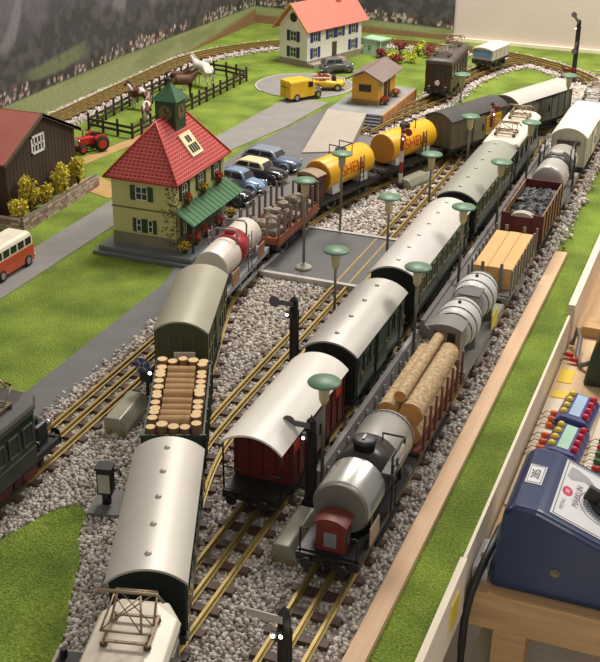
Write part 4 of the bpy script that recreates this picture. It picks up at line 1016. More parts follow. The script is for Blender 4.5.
# barrel wagon
t = vehicle('barrel_wagon', 'grey wagon with two hooped barrels and a grey cabin', 'wagon', XR, 120.6, 0, GG)
underframe(t, 20, 5.4, m=mat('frame_grey', (128, 126, 122), .5))
GRY = mat('wagon_grey', (122, 120, 114), .5, var=.06)
MB().box(-2.6, 2.6, -9.8, 9.8, 2.3, 2.6).build('deck', GRY, t)
BRL = mat('barrel_grey', (196, 194, 190), .5, .1, var=.06); HOOP = mat('barrel_hoop', (76, 74, 74), .5)
for yc in (-3.2, 5.0):
    M = Matrix.Translation((0, yc, 5.3)) @ Matrix.Rotation(-PI/2, 4, 'X')
    prof = [(1.7, -3.1), (2.05, -2.9), (2.38, -1.5), (2.5, 0), (2.38, 1.5), (2.05, 2.9), (1.7, 3.1)]
    b = MB().lathe(prof, 28, (0, 0, 0), M).build('barrel', BRL, t)
    for o, r in ((-2.4, 2.2), (-1.1, 2.44), (1.1, 2.44), (2.4, 2.2)): MB().cyl((0, yc+o-.11, 5.3), (0, yc+o+.11, 5.3), r+.02, n=28).build('hoop', HOOP, b)
    MB().cyl((0, yc, 7.7), (0, yc, 8.0), .2, n=10).build('bung', BLACK, b)
    MB().prism([(-2.2, 2.6), (2.2, 2.6), (2.1, 4.2), (-2.1, 4.2)], 'y', yc-.35, yc+.35).build('saddle', GRY, b)
c = brake_cabin(t, -9.4, -7.0, 3.5, 7.3, GRY, win=False)
for x in (-.75, .75): MB().box(x-.45, x+.45, -9.47, -9.38, 5.7, 6.8).build('window', GLASS, c)
MB().box(-.8, 1.6, -.4, 2.2, 7.4, 7.6).build('walkway', mat('walkway_dark', (90, 88, 84), .5), t)
MB().box(2.66, 2.8, 2.4, 5.2, 2.4, 4.3).build('sign_board', mat('sign_yellow', (222, 196, 56), .5), t)
# timber wagon
t = vehicle('stake_wagon', 'grey stake wagon carrying squared timber beams', 'wagon', XR, 141.5, 0, GG)
underframe(t, 17.4, 5.4, m=MATS['frame_grey'])
MB().box(-2.7, 2.7, -8.5, 8.5, 2.3, 2.6).build('deck', GRY, t)
for s in (-1, 1):
    for k in range(9): MB().box(s*2.75-.12, s*2.75+.12, -8.0+k*2-.16, -8.0+k*2+.16, 2.5, 5.9).build('stake', GRY, t)
    for x in (-1.2, 1.2): MB().box(x-.2, x+.2, s*7.1-.1, s*7.1+.1, 2.5, 6.2).build('end_stake', GRY, t)
PINE = mat('timber_pine', (216, 168, 108), .7, var=.08, nscale=30, stretch=(6, .5, 6))
for lay in range(2):
    for k, (x0, x1) in enumerate(((-2.5, -.75), (-.7, .85), (.9, 2.5))):
        y0 = 141.5-6.8+rng(0, .3); z0 = RAIL_TOP+2.6+lay*1.42
        o = MB().box(XR+x0, XR+x1, y0, y0+13.4, z0, z0+1.4).build('timber_beam', PINE, bevel=.05)
        tag(o, f"{'upper' if lay else 'lower'} squared timber beam on the {('coach', 'middle', 'pine strip')[k]} side of the stake wagon", 'beam', 'beams on the stake wagon')
# coal wagon
t = vehicle('coal_wagon', 'dark red open wagon heaped with coal', 'wagon', XR, 160.8, 0, GG)
underframe(t, 16.2, 5.6)
DRED = mat('dark_red_wagon', (92, 40, 34), .5, var=.15); BRD = mat('wagon_tan', (130, 98, 66), .5, var=.15)
MB().box(-2.75, 2.75, -7.9, 7.9, 2.3, 2.6).build('floor_panel', DRED, t)
for s in (-1, 1):
    w_ = MB().box(s*2.8, s*2.6, -7.9, 7.9, 2.4, 6.4).build('side_board', BRD, t)
    for k in range(7): MB().box(s*2.8, s*2.95, -7.7+k*2.56-.12, -7.7+k*2.56+.12, 2.4, 6.45).build('stanchion', DRED, w_)
    MB().box(-2.8, 2.8, s*7.9-.1, s*7.9+.1, 2.4, 6.5).build('end_board', DRED, t)
brake_cabin(t, -8.2, -7.4, 2.6, 6.3, DRED, win=False, rf=mat('cabin_grey_roof', (176, 166, 156), .5))
def lump_pile(name, m, label, cx, cy, z, hx, hy, n, r):
    mb = MB()
    for k in range(n):
        bm = bmesh.new(); bmesh.ops.create_icosphere(bm, subdivisions=1, radius=1)
        x, y = rng(-1, 1), rng(-1, 1); zz = z+.7*(1-x*x)*(1-y*y)+rng(-.2, .25)
        vs = [tuple(Vector((cx+x*hx, cy+y*hy, zz))+v.co*rng(.75, 1.2)*r*rng(.8, 1.1)) for v in bm.verts]; fs = [tuple(v.index for v in f.verts) for f in bm.faces]; bm.free()
        mb.add(vs, fs)
    o = mb.build(name, m); return tag(o, label, 'coal', kind='stuff')
lump_pile('coal', mat('coal_black', (44, 44, 46), .5, var=.3, nscale=90), 'heap of black coal lumps in the red wagon', XR, 161.4, RAIL_TOP+4.9, 2.25, 6.4, 170, .7)
MB()
# far silver tank with black band
t = vehicle('tank_wagon', 'short silver tank wagon with black middle band behind the coal', 'wagon', XR, 179.0, 0, GG)
underframe(t, 17.0, 5.4, m=MATS['frame_grey'])
MB().box(-2.6, 2.6, -8.3, 8.3, 2.3, 2.55).build('deck', MATS['frame_grey'], t)
cylinder_tank(t, -6.6, 6.6, 2.5, 5.1, mat('tank_pale_silver', (200, 196, 188), .3, .45, var=.04), dome=.3)
band(t, .4, 2.56, 5.1, mat('band_black', (52, 48, 48), .4), 4.0)
for y in (-4.6, 4.6): MB().prism([(-2.3, 2.5), (2.3, 2.5), (2.1, 4.1), (-2.1, 4.1)], 'y', y-.3, y+.3).build('saddle', MATS['frame_grey'], t)
MB().cyl((0, .4, 7.4), (0, .4, 8.1), .9, n=16).build('filler_cap', MATS['tank_pale_silver'], t)
for s in (-1, 1):
    MB().tube([(s*2.4, -2.0, 4.6), (s*2.4, -2.0, 9.2), (s*2.4, 2.6, 9.2), (s*2.4, 2.6, 4.6)], .1, 6).build('handrail', BLACK, t)
    ladder(t, s*2.75, .2, 1.4, 2.2, 7.4, 6)
t = boxcar('white boxcar with white arched roof behind the silver tank', XR, 200.0, 0, 18.6, mat('wagon_white', (206, 196, 180), .45, var=.05), WHITER, group=GG, nrib=9, ribm=mat('white_rib', (186, 176, 160), .5), door=mat('white_door', (210, 200, 184), .5), rise=1.5, ez=7.4)
MB().box(-1.9, 1.9, -9.4, -9.2, 6.0, 6.7).build('vent_hatch', mat('hatch_dark', (90, 80, 70), .5), t)
eloco('grey roofed electric locomotive at the far right end of the goods train', XR-.1, 221.6, 0, 21, COACHG, mat('pale_grey_roof', (196, 196, 196), .35, .2), pans=(-5, 5), group=GG, h=2.4)

# ----- left and far locomotives
t = eloco('dark green electric locomotive with grey roof on the left edge', XL, 73.2, 0, 19.6, mat('loco_dark_green', (26, 44, 32), .3, var=.08, coat=.3), mat('loco_grey_roof', (74, 70, 66), .6, .1), pans=(2.6, -5), group='single locomotives', h=3.0, hood=2.6, win=6, trim=mat('dull_silver', (104, 108, 92), .4, .4), ez=7.5, rise=.8, bumper=True)
hd = MB().box(-1.9, 1.9, 7.2, 9.2, 2.2, 4.4).build('hood', BLACK, t, bevel=.3)
MB().cyl((-1.0, 8.2, 4.3), (-1.0, 8.2, 5.4), .5, n=12).cyl((1.0, 8.2, 4.3), (1.0, 8.2, 5.0), .4, n=12).build('hood_cap', BLACK, hd)
MB().box(-2.7, 2.7, 7, 9.7, 2.0, 2.25).build('running_board', BLACK, t)
MB().ell((1.5, 9.6, 3.7), (.45, .45, .45)).build('headlight', MATS['headlight_chrome'], hd)
for s in (-1, 1): MB().box(s*2.2, s*2.45, -8.5, 6, .4, 1.9).build('wheel_guard', mat('guard_red', (96, 34, 34), .5), t)
t = eloco('brown electric locomotive with dark roof on the siding', -59.9, 242.6, 3, 19, mat('loco_brown', (70, 44, 36), .45, var=.1), mat('loco_brown_roof', (80, 74, 70), .5), pans=(-5.5, 5.5), group='single locomotives', h=1.7, ends=.3, W=5.4, ez=7.4, rise=1.1, win=6, winf=GLASSL)
t = boxcar('short white wagon with pale blue band behind the brown locomotive', -56.2, 268.6, -12, 9.5, mat('pale_wall_white', (206, 196, 186), .5), mat('white_flat_roof', (214, 208, 200), .4), group='single wagons', nrib=5, ez=4.7, rise=.5, W=4.8, rw=5.2)
MB().box(-2.3, 2.3, -4.62, -4.4, 3.0, 4.5).build('blue_band', mat('band_blue', (110, 140, 180), .5), t)
# ---------------------------------------------------------------- platforms, lamps, signals
PGREY = mat('platform_grey', (150, 146, 144), .6, var=.06, nscale=25)
p = thing('platform_barrier', 'near grey platform edge strip beside the thick logs', 'barrier', (0, 0, 0), 0, 'grey platform strips')
MB().box(-31.85, -31.3, 88, 121.8, .2, 2.7).build('strip', PGREY, p, bevel=.04)
for k in range(11): MB().cyl((-31.2, 90+k*3, .2), (-31.2, 90+k*3, 2.1), .15, n=8).build('stud', mat('stud_grey', (168, 164, 160), .4, .3), p)
p = thing('platform_barrier', 'long grey platform edge strip between green coaches and barrel wagon', 'barrier', (0, 0, 0), 0, 'grey platform strips')
MB().prism([(-31.85, .2), (-31.85, 2.8), (-31.3, 2.8), (-31.3, 2.3), (-29.3, .5), (-29.3, .2)], 'y', 124.2, 206).build('strip', PGREY, p, bevel=.04)
LAMPG = mat('lamp_green', (92, 128, 98), .45, var=.05); LPOLE = mat('lamp_pole', (122, 118, 98), .5, .2); LCUP = mat('lamp_cup', (190, 178, 136), .5); LBASE = mat('lamp_base', (168, 166, 150), .7)
def make_lamp():
    t = thing('street_lamp', 'lamp', 'lamp', (0, 0, 0), 0, 'green disc lamps')
    MB().lathe([(1.15, 0), (1.15, .25), (.9, .4), (.3, .6), (.28, .9)], 18).build('base', LBASE, t)
    MB().cyl((0, 0, .6), (0, 0, 11.2), .19, .17, 10).build('pole', LPOLE, t)
    MB().lathe([(.24, 10.2), (.46, 10.7), (.56, 12.1), (.6, 12.45)], 14).build('bulb_holder', LCUP, t)
    MB().lathe([(.1, 12.35), (1.5, 12.4), (1.55, 12.5), (1.45, 12.62), (.7, 12.84), (.1, 12.9)], 28).build('shade', LAMPG, t)
    return t
lamp0 = make_lamp()
LAMPS = [(-30.8, 87.2, .25, 'green disc lamp closest to the silver tank wagon'), (-30.5, 116.6, .25, 'green disc lamp standing beside the thin top log'), (-30.7, 138.2, .25, 'green disc lamp beside the timber beams wagon'), (-30.4, 159, .25, 'green disc lamp beside the coal wagon'), (-30.6, 181.6, .25, 'green disc lamp beside the cream roofed locomotive'),
         (-40.6, 117.8, .25, 'green disc lamp left of the luggage van'), (-40.5, 138.1, .25, 'green disc lamp left of the bright silver roofed coach'), (-40.5, 158.6, .25, 'green disc lamp between empty track and grey roofed coach'), (-40.3, 181.2, .25, 'green disc lamp in front of the boxcar with yellow poster'),
         (-52.0, 137.5, 1.16, 'green disc lamp on the near edge of the road plate'), (-52.2, 152.9, .5, 'green disc lamp at the far edge of the road plate'), (-48.6, 209, .25, 'green disc lamp beside the brown locomotive'), (-30.4, 216.5, .25, 'green disc lamp beside the far grey boxcar')]
for k, (x, y, z, l) in enumerate(LAMPS):
    if k == 0: lamp0.location = Vector((x, y, z))*S; lamp0['label'] = l
    else: copy_tree(lamp0, (x, y, z), rng(0, 6), l)
SIGD = mat('signal_black', (52, 48, 44), .5, .2); SIGR = mat('signal_red', (150, 56, 50), .5); SIGW = mat('signal_white', (214, 206, 196), .5); SIGG = mat('signal_grey', (96, 92, 92), .5)
LITE = mat('signal_lamp_lit', (255, 236, 226), .3, emit=8)
def signal(label, x, y, z, h, side=-1, ang=0, rz=0, red=False, arm_m=None, disc=True, lights=1, L=2.1, second=False):
    t = thing('semaphore_signal', label, 'signal', (x, y, z), rz, 'semaphore signals')
    MB().box(-.9, .9, -.7, .7, 0, .5).box(-.6, .6, -.45, .45, .5, 1.1).build('base', SIGD, t, bevel=.08)
    m = MB()
    if not red:
        for s in (-1, 1): m.box(s*.36-.09, s*.36+.09, -.12, .12, .9, h)
        n = int(h/.7)
        for k in range(n):
            z0 = .9+k*(h-1.1)/n; z1 = .9+(k+1)*(h-1.1)/n; s = 1 if k % 2 else -1
            m.tube([(-s*.36, 0, z0), (s*.36, 0, z1)], .07, 4)
        m.box(-.3, .3, -.05, .05, .9, h)
        m.build('mast', SIGD, t)
    else:
        k = 0; z0 = .9
        while z0 < h-.1:
            z1 = min(h, z0+1.9); MB().box(-.26, .26, -.2, .2, z0, z1).build('mast', SIGW if k % 2 == 0 else SIGR, t); z0 = z1; k += 1
    am = arm_m or SIGG
    def arm(zp, ang):
        M = Matrix.Translation((0, -.3, zp)) @ Matrix.Rotation(ang, 4, 'Y')
        a = MB().box(min(0, side*L), max(0, side*L), -.06, .06, -.28, .28, M)
        if disc: a.cyl((side*L, -.07, 0), (side*L, .07, 0), .62, n=18, M=M)
        return a.build('arm', am, t)
    arm(h-.4, ang)
    if second: arm(h-4.5, PI/2*-.9)
    lb = MB().box(side*.35-.3, side*.35+.3, -.7, -.25, h-1.9, h-1.1).build('lamp_box', SIGD if not red else SIGR, t)
    for k in range(lights): MB().ell((side*.5+k*.55, -.78, h-1.5+k*.12), (.15, .1, .15), 8, 6).build('bulb', LITE, lb)
    MB().lathe([(.4, 0), (.4, .12), (.12, .35), (.05, .6)], 10, (0, 0, h)).build('cap', SIGD, t)
    MB().tube([(.5, .1, .8), (.5, .1, h-1.2)], .05, 4).build('control_wire', SIGD, t)
    return t
signal('dark lattice signal beside the empty track left of the luggage van', -40.4, 104.2, .25, 11.9)
signal('dark lattice signal standing before the red boxcar side', -31.25, 85.3, .25, 9.4)
signal('dark lattice signal with two lit lamps at the bottom edge', -22.35, 56.6, .25, 12.2, arm_m=mat('arm_pale', (176, 168, 156), .5), disc=False, lights=2, L=2.6)
signal('red and white signal mast beside the second yellow tanker', -50.4, 177.6, .25, 10.3, side=1, red=True, arm_m=SIGR, L=1.2, rz=-.2)
signal('red and white signal mast between poster boxcar and cream roofed locomotive', -40.2, 197.4, .25, 10.6, side=1, red=True, arm_m=SIGR, L=1.5, disc=False)
signal('red and white signal mast beside the far silver boxcar', -34.6, 235.6, .25, 9.6, side=1, red=True, arm_m=SIGR, L=2.2)
signal('tall dark signal with raised arm before the white wall', -36.4, 264.6, .25, 13.6, side=-1, ang=.95, second=True)
# small dwarf signal and switch motor boxes
MOT = mat('motor_grey_green', (150, 146, 128), .35, .2, var=.06)
def motor(label, x, y, rz, L=6.2, W=2.6, h=2.1, z=.3):
    t = thing('switch_motor', label, 'motor box', (x, y, z), rz, 'grey switch motor boxes')
    pr = [(-W/2, 0), (W/2, 0), (W/2, h*.45), (W/2-.8, h), (-W/2+.2, h), (-W/2, h-.2)]
    MB().prism(pr, 'y', -L/2, L/2).build('cover', MOT, t, bevel=.15)
    for x_ in (-.7, .7): MB().cyl((x_, -L/2-.25, .5), (x_, -L/2, .5), .28, n=10).build('terminal', BRASS, t)
    MB().box(W/2, W/2+.9, -.4, .4, .1, .35).build('lever', BLACK, t)
    return t
motor('grey switch motor box beside the billet wagon', -54.5, 92.8, .1)
motor('grey switch motor box in front of the silver tank wagon', -30.2, 79.4, 0, 6.4, 2.4)
motor('grey switch motor box behind the red and white mast', -48.6, 180.2, -.3, 6, 2.6, 1.8)
ds = thing('dwarf_signal', 'small signal with blue cross disc beside the grey motor box', 'signal', (-54.3, 97.0, .3))
MB().box(-.5, .5, -.5, .5, 0, .4).cyl((0, 0, .4), (0, 0, 4.0), .2, n=8).build('mast', SIGD, ds)
MB().box(-.7, .7, -.5, .5, 3.0, 4.4).build('lamp_box', SIGD, ds, bevel=.1)
MB().ell((.6, -.5, 4.2), (.2, .15, .2), 8, 6).build('bulb', LITE, ds)
M = Matrix.Translation((-.3, -.5, 5.0))
dd = MB().cyl((0, -.06, 0), (0, .06, 0), .85, n=20, M=M).build('disc', mat('disc_blue', (70, 82, 120), .5), ds)
x_ = MB()
for a in (PI/4, -PI/4): x_.box(-.8, .8, -.1, -.05, -.13, .13, M @ Matrix.Rotation(a, 4, 'Y'))
x_.build('cross', mat('cross_grey', (150, 152, 160), .5), dd)
sb = thing('lantern_signal', 'black lantern with pale pane on a grey plate beside the near coach', 'signal', (-48.3, 78.2, .6), .25)
MB().box(-1.7, 1.5, -1.9, 2.1, 0, .35).build('plate', mat('plate_dark_grey', (112, 110, 106), .5), sb)
MB().cyl((-.3, 0, .3), (-.3, 0, 1.6), .45, n=10).build('post', BLACK, sb)
lb = MB().box(-1.0, .4, -.6, .6, 1.5, 4.1).build('lantern', BLACK, sb, bevel=.06)
MB().box(-.85, .25, -.66, -.58, 1.75, 3.7).build('pane', mat('milk_pane', (190, 184, 168), .3), lb)
MB().box(-1.1, .5, -.7, .7, 4.1, 4.35).tube([(.4, .3, 3.6), (.9, .3, 3.9), (1.1, .3, 3.2)], .1, 6).build('lantern_cap', BLACK, lb)
cp = thing('switch_lever', 'pale plate with black lever box beside the cream roofed near locomotive', 'lever', (-40.0, 57.4, .6), .25)
MB().box(-1.6, 1.4, -3, 2.2, 0, .4).build('plate', mat('plate_pale_tan', (176, 166, 148), .5), cp)
MB().box(-.9, .9, -1.6, .9, .4, 1.5).cyl((-.4, .3, 1.4), (-.4, .3, 2.2), .3, n=10).build('lever_box', BLACK, cp, bevel=.08)

# ---------------------------------------------------------------- road vehicles
TYRE = mat('tyre_black', (34, 32, 32), .8); HUB = mat('hub_chrome', (180, 176, 168), .25, .8); CHROME = mat('chrome', (200, 198, 194), .15, .9)
def wheel(t, x, y, r, w=.6, hub=HUB, name='wheel'):
    prof = [(r*.55, -w/2), (r*.92, -w/2), (r, -w/4), (r, w/4), (r*.92, w/2), (r*.55, w/2)]
    M = Matrix.Translation((x, y, r)) @ Matrix.Rotation(PI/2, 4, 'Y')
    o = MB().lathe(prof, 16, (0, 0, 0), M).build(name, TYRE, t)
    MB().cyl((x-w*.52, y, r), (x+w*.52, y, r), r*.56, n=14).build('hub', hub, o)
def sring(y, hw, z0, z1, n=18, e=3.0):
    out = []
    for k in range(n):
        a = 2*PI*k/n; c, s = math.cos(a), math.sin(a)
        out.append((hw*math.copysign(abs(c)**(2/e), c), y, (z0+z1)/2+(z1-z0)/2*math.copysign(abs(s)**(2/e), s)))
    return out
def car(label, x, y, rz, L, W, body, roofm, shape, group='parked model cars', wr=.85, name='model_car', z=.1):
    """shape: dict with body stations [(y, halfwidth, z0, z1)] and cabin (y0, y1, ty0, ty1, z0, z1, w0, w1)"""
    t = thing(name, label, 'car', (x, y, z), rz, group)
    MB().loft([sring(*s) for s in shape['body']]).build('body', body, t)
    y0, y1, a0, a1, z0, z1, w0, w1 = shape['cabin']
    n = 6; rings = []
    for k in range(n+1):
        q = k/n; e = q**1.0
        rings.append([(sx_*(w0+(w1-w0)*e), yy, z0+(z1-z0)*math.sin(q*PI/2)) for sx_, yy in ((-1, y0+(a0-y0)*q**1.6), (1, y0+(a0-y0)*q**1.6), (1, y1+(a1-y1)*q**1.6), (-1, y1+(a1-y1)*q**1.6))])
    MB().loft(rings, smooth=False).build('cabin', roofm, t, bevel=.25, seg=3)
    def at(q): return (z0+(z1-z0)*math.sin(q*PI/2), w0+(w1-w0)*q, y0+(a0-y0)*q**1.6, y1+(a1-y1)*q**1.6)
    za, wa, ya, yb = at(.18); zb, wb_, yc, yd = at(.62)
    for s in (-1, 1):
        for f0, f1 in ((.08, .48), (.54, .92)):
            P = lambda f, lo: (s*((wa if lo else wb_)+.05), (ya+(yb-ya)*f) if lo else (yc+(yd-yc)*f), za if lo else zb)
            q = [P(f0, True), P(f1, True), P(f1, False), P(f0, False)]
            MB().slab(q if s > 0 else q[::-1], .05).build('side_window', GLASS, t)
    for yy0, yy1, sg in ((ya, yc, -1), (yb, yd, 1)):
        q = [(-wa*.82, yy0+sg*.05, za), (wa*.82, yy0+sg*.05, za), (wb_*.8, yy1+sg*.05, zb), (-wb_*.8, yy1+sg*.05, zb)]
        MB().slab(q if sg < 0 else q[::-1], .05).build('windscreen' if sg > 0 else 'rear_window', GLASS, t)
    for s in (-1, 1):
        for yy in (-L*.3, L*.32): wheel(t, s*(W/2-.25), yy, wr)
        MB().ell((s*W*.33, L/2-.45, 1.75), (.32, .2, .32), 10, 6).build('headlight', CHROME, t)
        for yy in (-L*.3, L*.32):
            MB().loft([[(s*(W/2-.15)+px*.3, yy+py*1.15, wr+pz) for px, py, pz in ((-1, -1, -.3), (1, -1, -.3), (1, -.6, .9), (1, 0, 1.15), (1, .6, .9), (1, 1, -.3), (-1, 1, -.3), (-1, 0, 1.2))]]*1+[[(s*(W/2-.15)+px*.3, yy+py*1.12, wr+pz) for px, py, pz in ((-1, -1, -.3), (1, -1, -.3), (1, -.6, .9), (1, 0, 1.15), (1, .6, .9), (1, 1, -.3), (-1, 1, -.3), (-1, 0, 1.2))]][:1]).build('fender', body, t) if False else MB().ell((s*(W/2-.3), yy, wr*1.05), (.42, 1.25, .95), 12, 8).build('fender', body, t)
    for yy in (-L/2, L/2): MB().tube([(-W*.46, yy*.97, .9), (-W*.3, yy*1.02, .9), (W*.3, yy*1.02, .9), (W*.46, yy*.97, .9)], .13, 6).build('bumper', CHROME, t)
    return t
def sedan(L, W): return dict(body=[(-L/2+.1, W*.25, .7, 1.5), (-L/2+.5, W*.42, .5, 2.1), (-L*.25, W*.48, .45, 2.5), (0, W*.5, .45, 2.55), (L*.2, W*.46, .45, 2.45), (L/2-.9, W*.38, .5, 2.2), (L/2-.2, W*.3, .6, 1.9), (L/2, W*.2, .8, 1.6)], cabin=(-L*.42, L*.17, -L*.24, L*.05, 2.1, 3.4, W*.44, W*.33))
def beetle(L, W): return dict(body=[(-L/2+.1, W*.2, .7, 1.3), (-L*.4, W*.36, .5, 2.0), (-L*.2, W*.44, .45, 2.4), (0, W*.46, .45, 2.4), (L*.25, W*.4, .45, 2.2), (L*.42, W*.3, .5, 1.8), (L/2, W*.16, .7, 1.2)], cabin=(-L*.44, L*.2, -L*.16, L*.03, 1.8, 3.45, W*.42, W*.28))
CBLK = mat('car_black', (30, 30, 34), .2, coat=.5); CBLU = mat('car_light_blue', (122, 146, 178), .25, coat=.4); CGB = mat('car_grey_blue', (92, 104, 126), .25, coat=.4); CCR = mat('car_cream', (226, 208, 166), .3)
car('black car half hidden behind the green station canopy', -74.4, 161.4, -1.72, 9.4, 4.0, CBLK, CBLK, sedan(9.4, 4.0))
car('light blue rounded small car between the two black cars', -74.7, 167.6, -1.72, 9.2, 3.9, CBLU, CBLU, beetle(9.2, 3.9))
car('black car with cream roof between the two blue cars', -73.9, 173.7, -1.72, 10.2, 4.0, CBLK, CCR, sedan(10.2, 4.0))
car('grey blue sedan farthest from the station', -74.5, 180.4, -1.72, 11.2, 4.3, CGB, mat('car_pale_grey_blue', (132, 142, 158), .3), sedan(11.2, 4.3))
car('dark grey car parked beside the white house wall', -88.4, 252.8, -.9, 8.0, 3.5, mat('car_dark_grey', (92, 90, 88), .3, coat=.3), mat('car_mid_grey', (110, 108, 104), .3), sedan(8.0, 3.5))
# small red and white bus
vb = thing('minibus', 'red and cream minibus on the grey road', 'bus', (-90.1, 122.6, .12), 0, 'model road vehicles')
BR = mat('bus_red', (196, 74, 44), .3, coat=.4); BC = mat('bus_cream', (228, 218, 196), .35)
def rr(y, hw, z0, z1, r=.6):
    return [(-hw, y, z0), (hw, y, z0), (hw, y, z1-r), (hw-r*.3, y, z1-r*.3), (hw-r, y, z1), (-hw+r, y, z1), (-hw+r*.3, y, z1-r*.3), (-hw, y, z1-r)]
MB().loft([rr(-5.0, 1.75, .9, 2.7, .1), rr(-4.7, 2.05, .6, 2.85, .1), rr(4.6, 2.05, .6, 2.85, .1), rr(5.0, 1.75, .9, 2.7, .1)], smooth=False).build('body', BR, vb, bevel=.15)
MB().loft([rr(-4.95, 1.75, 2.75, 4.3), rr(-4.5, 2.0, 2.75, 4.75), rr(4.2, 2.0, 2.75, 4.75), rr(4.95, 1.7, 2.75, 4.1)], smooth=False).build('upper_body', BC, vb, bevel=.12)
for s in (-1, 1):
    for k in range(5): MB().box(s*1.93, s*2.05, -4.1+k*1.72, -4.1+k*1.72+1.3, 3.1, 4.1).build('side_window', GLASS, vb)
    for yy in (-3.0, 3.1): wheel(vb, s*1.85, yy, .85)
    MB().cyl((s*1.2, 4.9, 1.8), (s*1.2, 5.1, 1.8), .4, n=12).build('headlight', CHROME, vb); MB().box(s*1.75-.15, s*1.75+.15, -5.06, -4.9, 1.5, 2.1).build('tail_light', LRED, vb)
for yy in (-4.95, 4.85): MB().box(-1.3, 1.3, yy-.1, yy+.1, 3.15, 4.1).build('end_window', GLASS, vb)
for yy in (-5.15, 5.15): MB().box(-1.9, 1.9, yy-.1, yy+.1, .8, 1.1).build('bumper', BC, vb)
# yellow delivery van
vn = thing('delivery_van', 'yellow delivery van on the round turning circle', 'van', (-86.9, 227.0, .15), -.55, 'model road vehicles')
VY = mat('van_yellow', (228, 180, 44), .35, coat=.3)
MB().loft([rr(-4.4, 1.75, .9, 4.3, .4), rr(-4.2, 1.85, .7, 4.45, .5), rr(.6, 1.85, .7, 4.45, .5), rr(1.4, 1.8, .7, 4.2, .5), rr(2.3, 1.7, .7, 2.9, .4)], smooth=False).build('body', VY, vn, bevel=.12)
MB().loft([rr(2.2, 1.3, .7, 2.5, .4), rr(4.2, 1.0, .8, 2.2, .4)], smooth=False).build('bonnet', mat('van_grey', (92, 88, 80), .4), vn, bevel=.1)
MB().slab([(-1.3, 2.28, 2.95), (1.3, 2.28, 2.95), (1.25, 1.55, 4.05), (-1.25, 1.55, 4.05)][::-1], .06).build('windscreen', GLASS, vn)
for s in (-1, 1):
    MB().box(s*1.8, s*1.9, .3, 1.5, 2.7, 3.8).build('side_window', GLASS, vn)
    for yy in (-2.6, 3.0): wheel(vn, s*1.6, yy, .85); MB().ell((s*1.55, yy, 1.25), (.36, 1.15, .7), 12, 8).build('fender', MATS['van_grey'], vn)
    MB().ell((s*1.1, 4.1, 1.9), (.28, .2, .28), 8, 6).build('headlight', CHROME, vn)
dr = MB().box(-1.3, 1.3, -4.48, -4.38, 1.2, 3.9).build('rear_door', VY, vn)
MB().box(-.05, .05, -4.52, -4.46, 1.2, 3.9).build('door_gap', mat('gap_brown', (120, 90, 30), .6), dr)
MB().box(-1.2, 1.2, -4.5, -4.42, 2.9, 3.1).build('hinge', MATS['gap_brown'], dr)
# flower-laden yellow pickup behind the van
fl = thing('pickup_truck', 'yellow pickup with reddish load behind the delivery van', 'truck', (-84.6, 236.4, .15), -1.2, 'model road vehicles')
MB().loft([sring(-3.6, 1.2, .8, 1.8), sring(-3.2, 1.7, .6, 2.2), sring(1.5, 1.75, .6, 2.3), sring(3.2, 1.3, .6, 2.1), sring(3.8, .8, .8, 1.7)]).build('body', VY, fl)
f = MB(); leafball(f, (0, -1.2, 2.7), (1.5, 2.0, .7), 120, .3); f.build('load', mat('load_redbrown', (160, 74, 44), .9, var=.3), fl)
MB().box(-1.3, 1.3, .8, 2.0, 2.1, 3.3, t=.3).build('cabin', BLACK, fl, bevel=.15)
for s in (-1, 1):
    for yy in (-2.2, 2.2): wheel(fl, s*1.5, yy, .8)
    MB().ell((s*.9, 3.6, 1.8), (.25, .2, .25), 8, 6).build('headlight', CHROME, fl)
    MB().tube([(s*1.7, -3.2, 2.2), (s*1.7, -3.2, 2.9), (s*1.7, .6, 2.9)], .14, 6).build('side_rail', mat('rail_white', (220, 214, 200), .5), fl)
# tractor
tr = thing('tractor', 'red farm tractor on the dirt path beside the barn', 'tractor', (-108.0, 176.6, .08), 2.62, 'model road vehicles'); tr.scale = (.9, .9, .9)
TR = mat('tractor_red', (186, 40, 36), .35, coat=.3)
for s in (-1, 1):
    wheel(tr, s*1.75, -1.4, 1.65, .9, TR); wheel(tr, s*1.3, 2.6, .95, .6, TR)
    MB().prism([(-2.9, 2.0), (-2.4, 3.2), (-1.2, 3.55), (0, 3.1), (.2, 2.6), (-.2, 2.7), (-1.2, 3.3), (-2.3, 2.95), (-2.7, 1.9)], 'x', s*1.3, s*2.1).build('fender', TR, tr)
    MB().ell((s*.75, 3.1, 2.6), (.28, .25, .28), 8, 6).build('headlight', CHROME, tr)
MB().box(-.7, .7, -.4, 3.3, 1.5, 3.1).build('bonnet', TR, tr, bevel=.25)
MB().box(-.6, .6, 3.25, 3.4, 1.6, 2.9).build('grille', mat('grille_white', (210, 204, 190), .4), tr)
MB().box(-.45, .45, -2.2, 3.0, 1.0, 1.6).cyl((-1.4, 2.6, .95), (1.4, 2.6, .95), .15, n=8).cyl((-1.8, -1.4, 1.65), (1.8, -1.4, 1.65), .25, n=8).build('axle_frame', mat('tractor_dark', (60, 50, 46), .5), tr)
MB().box(-.6, .6, -2.0, -.9, 2.4, 2.65).box(-.6, .6, -2.1, -1.9, 2.5, 3.4).build('seat', BLACK, tr, bevel=.08)
MB().tube([(0, -.3, 3.0), (0, -.7, 3.6)], .08, 6).lathe([(.5, -.06), (.6, -.06), (.6, .06), (.5, .06)], 14, (0, -.75, 3.65)).build('steering_wheel', BLACK, tr)
MB().cyl((.3, 1.6, 3.0), (.3, 1.6, 4.4), .13, n=8).build('exhaust', BLACK, tr)

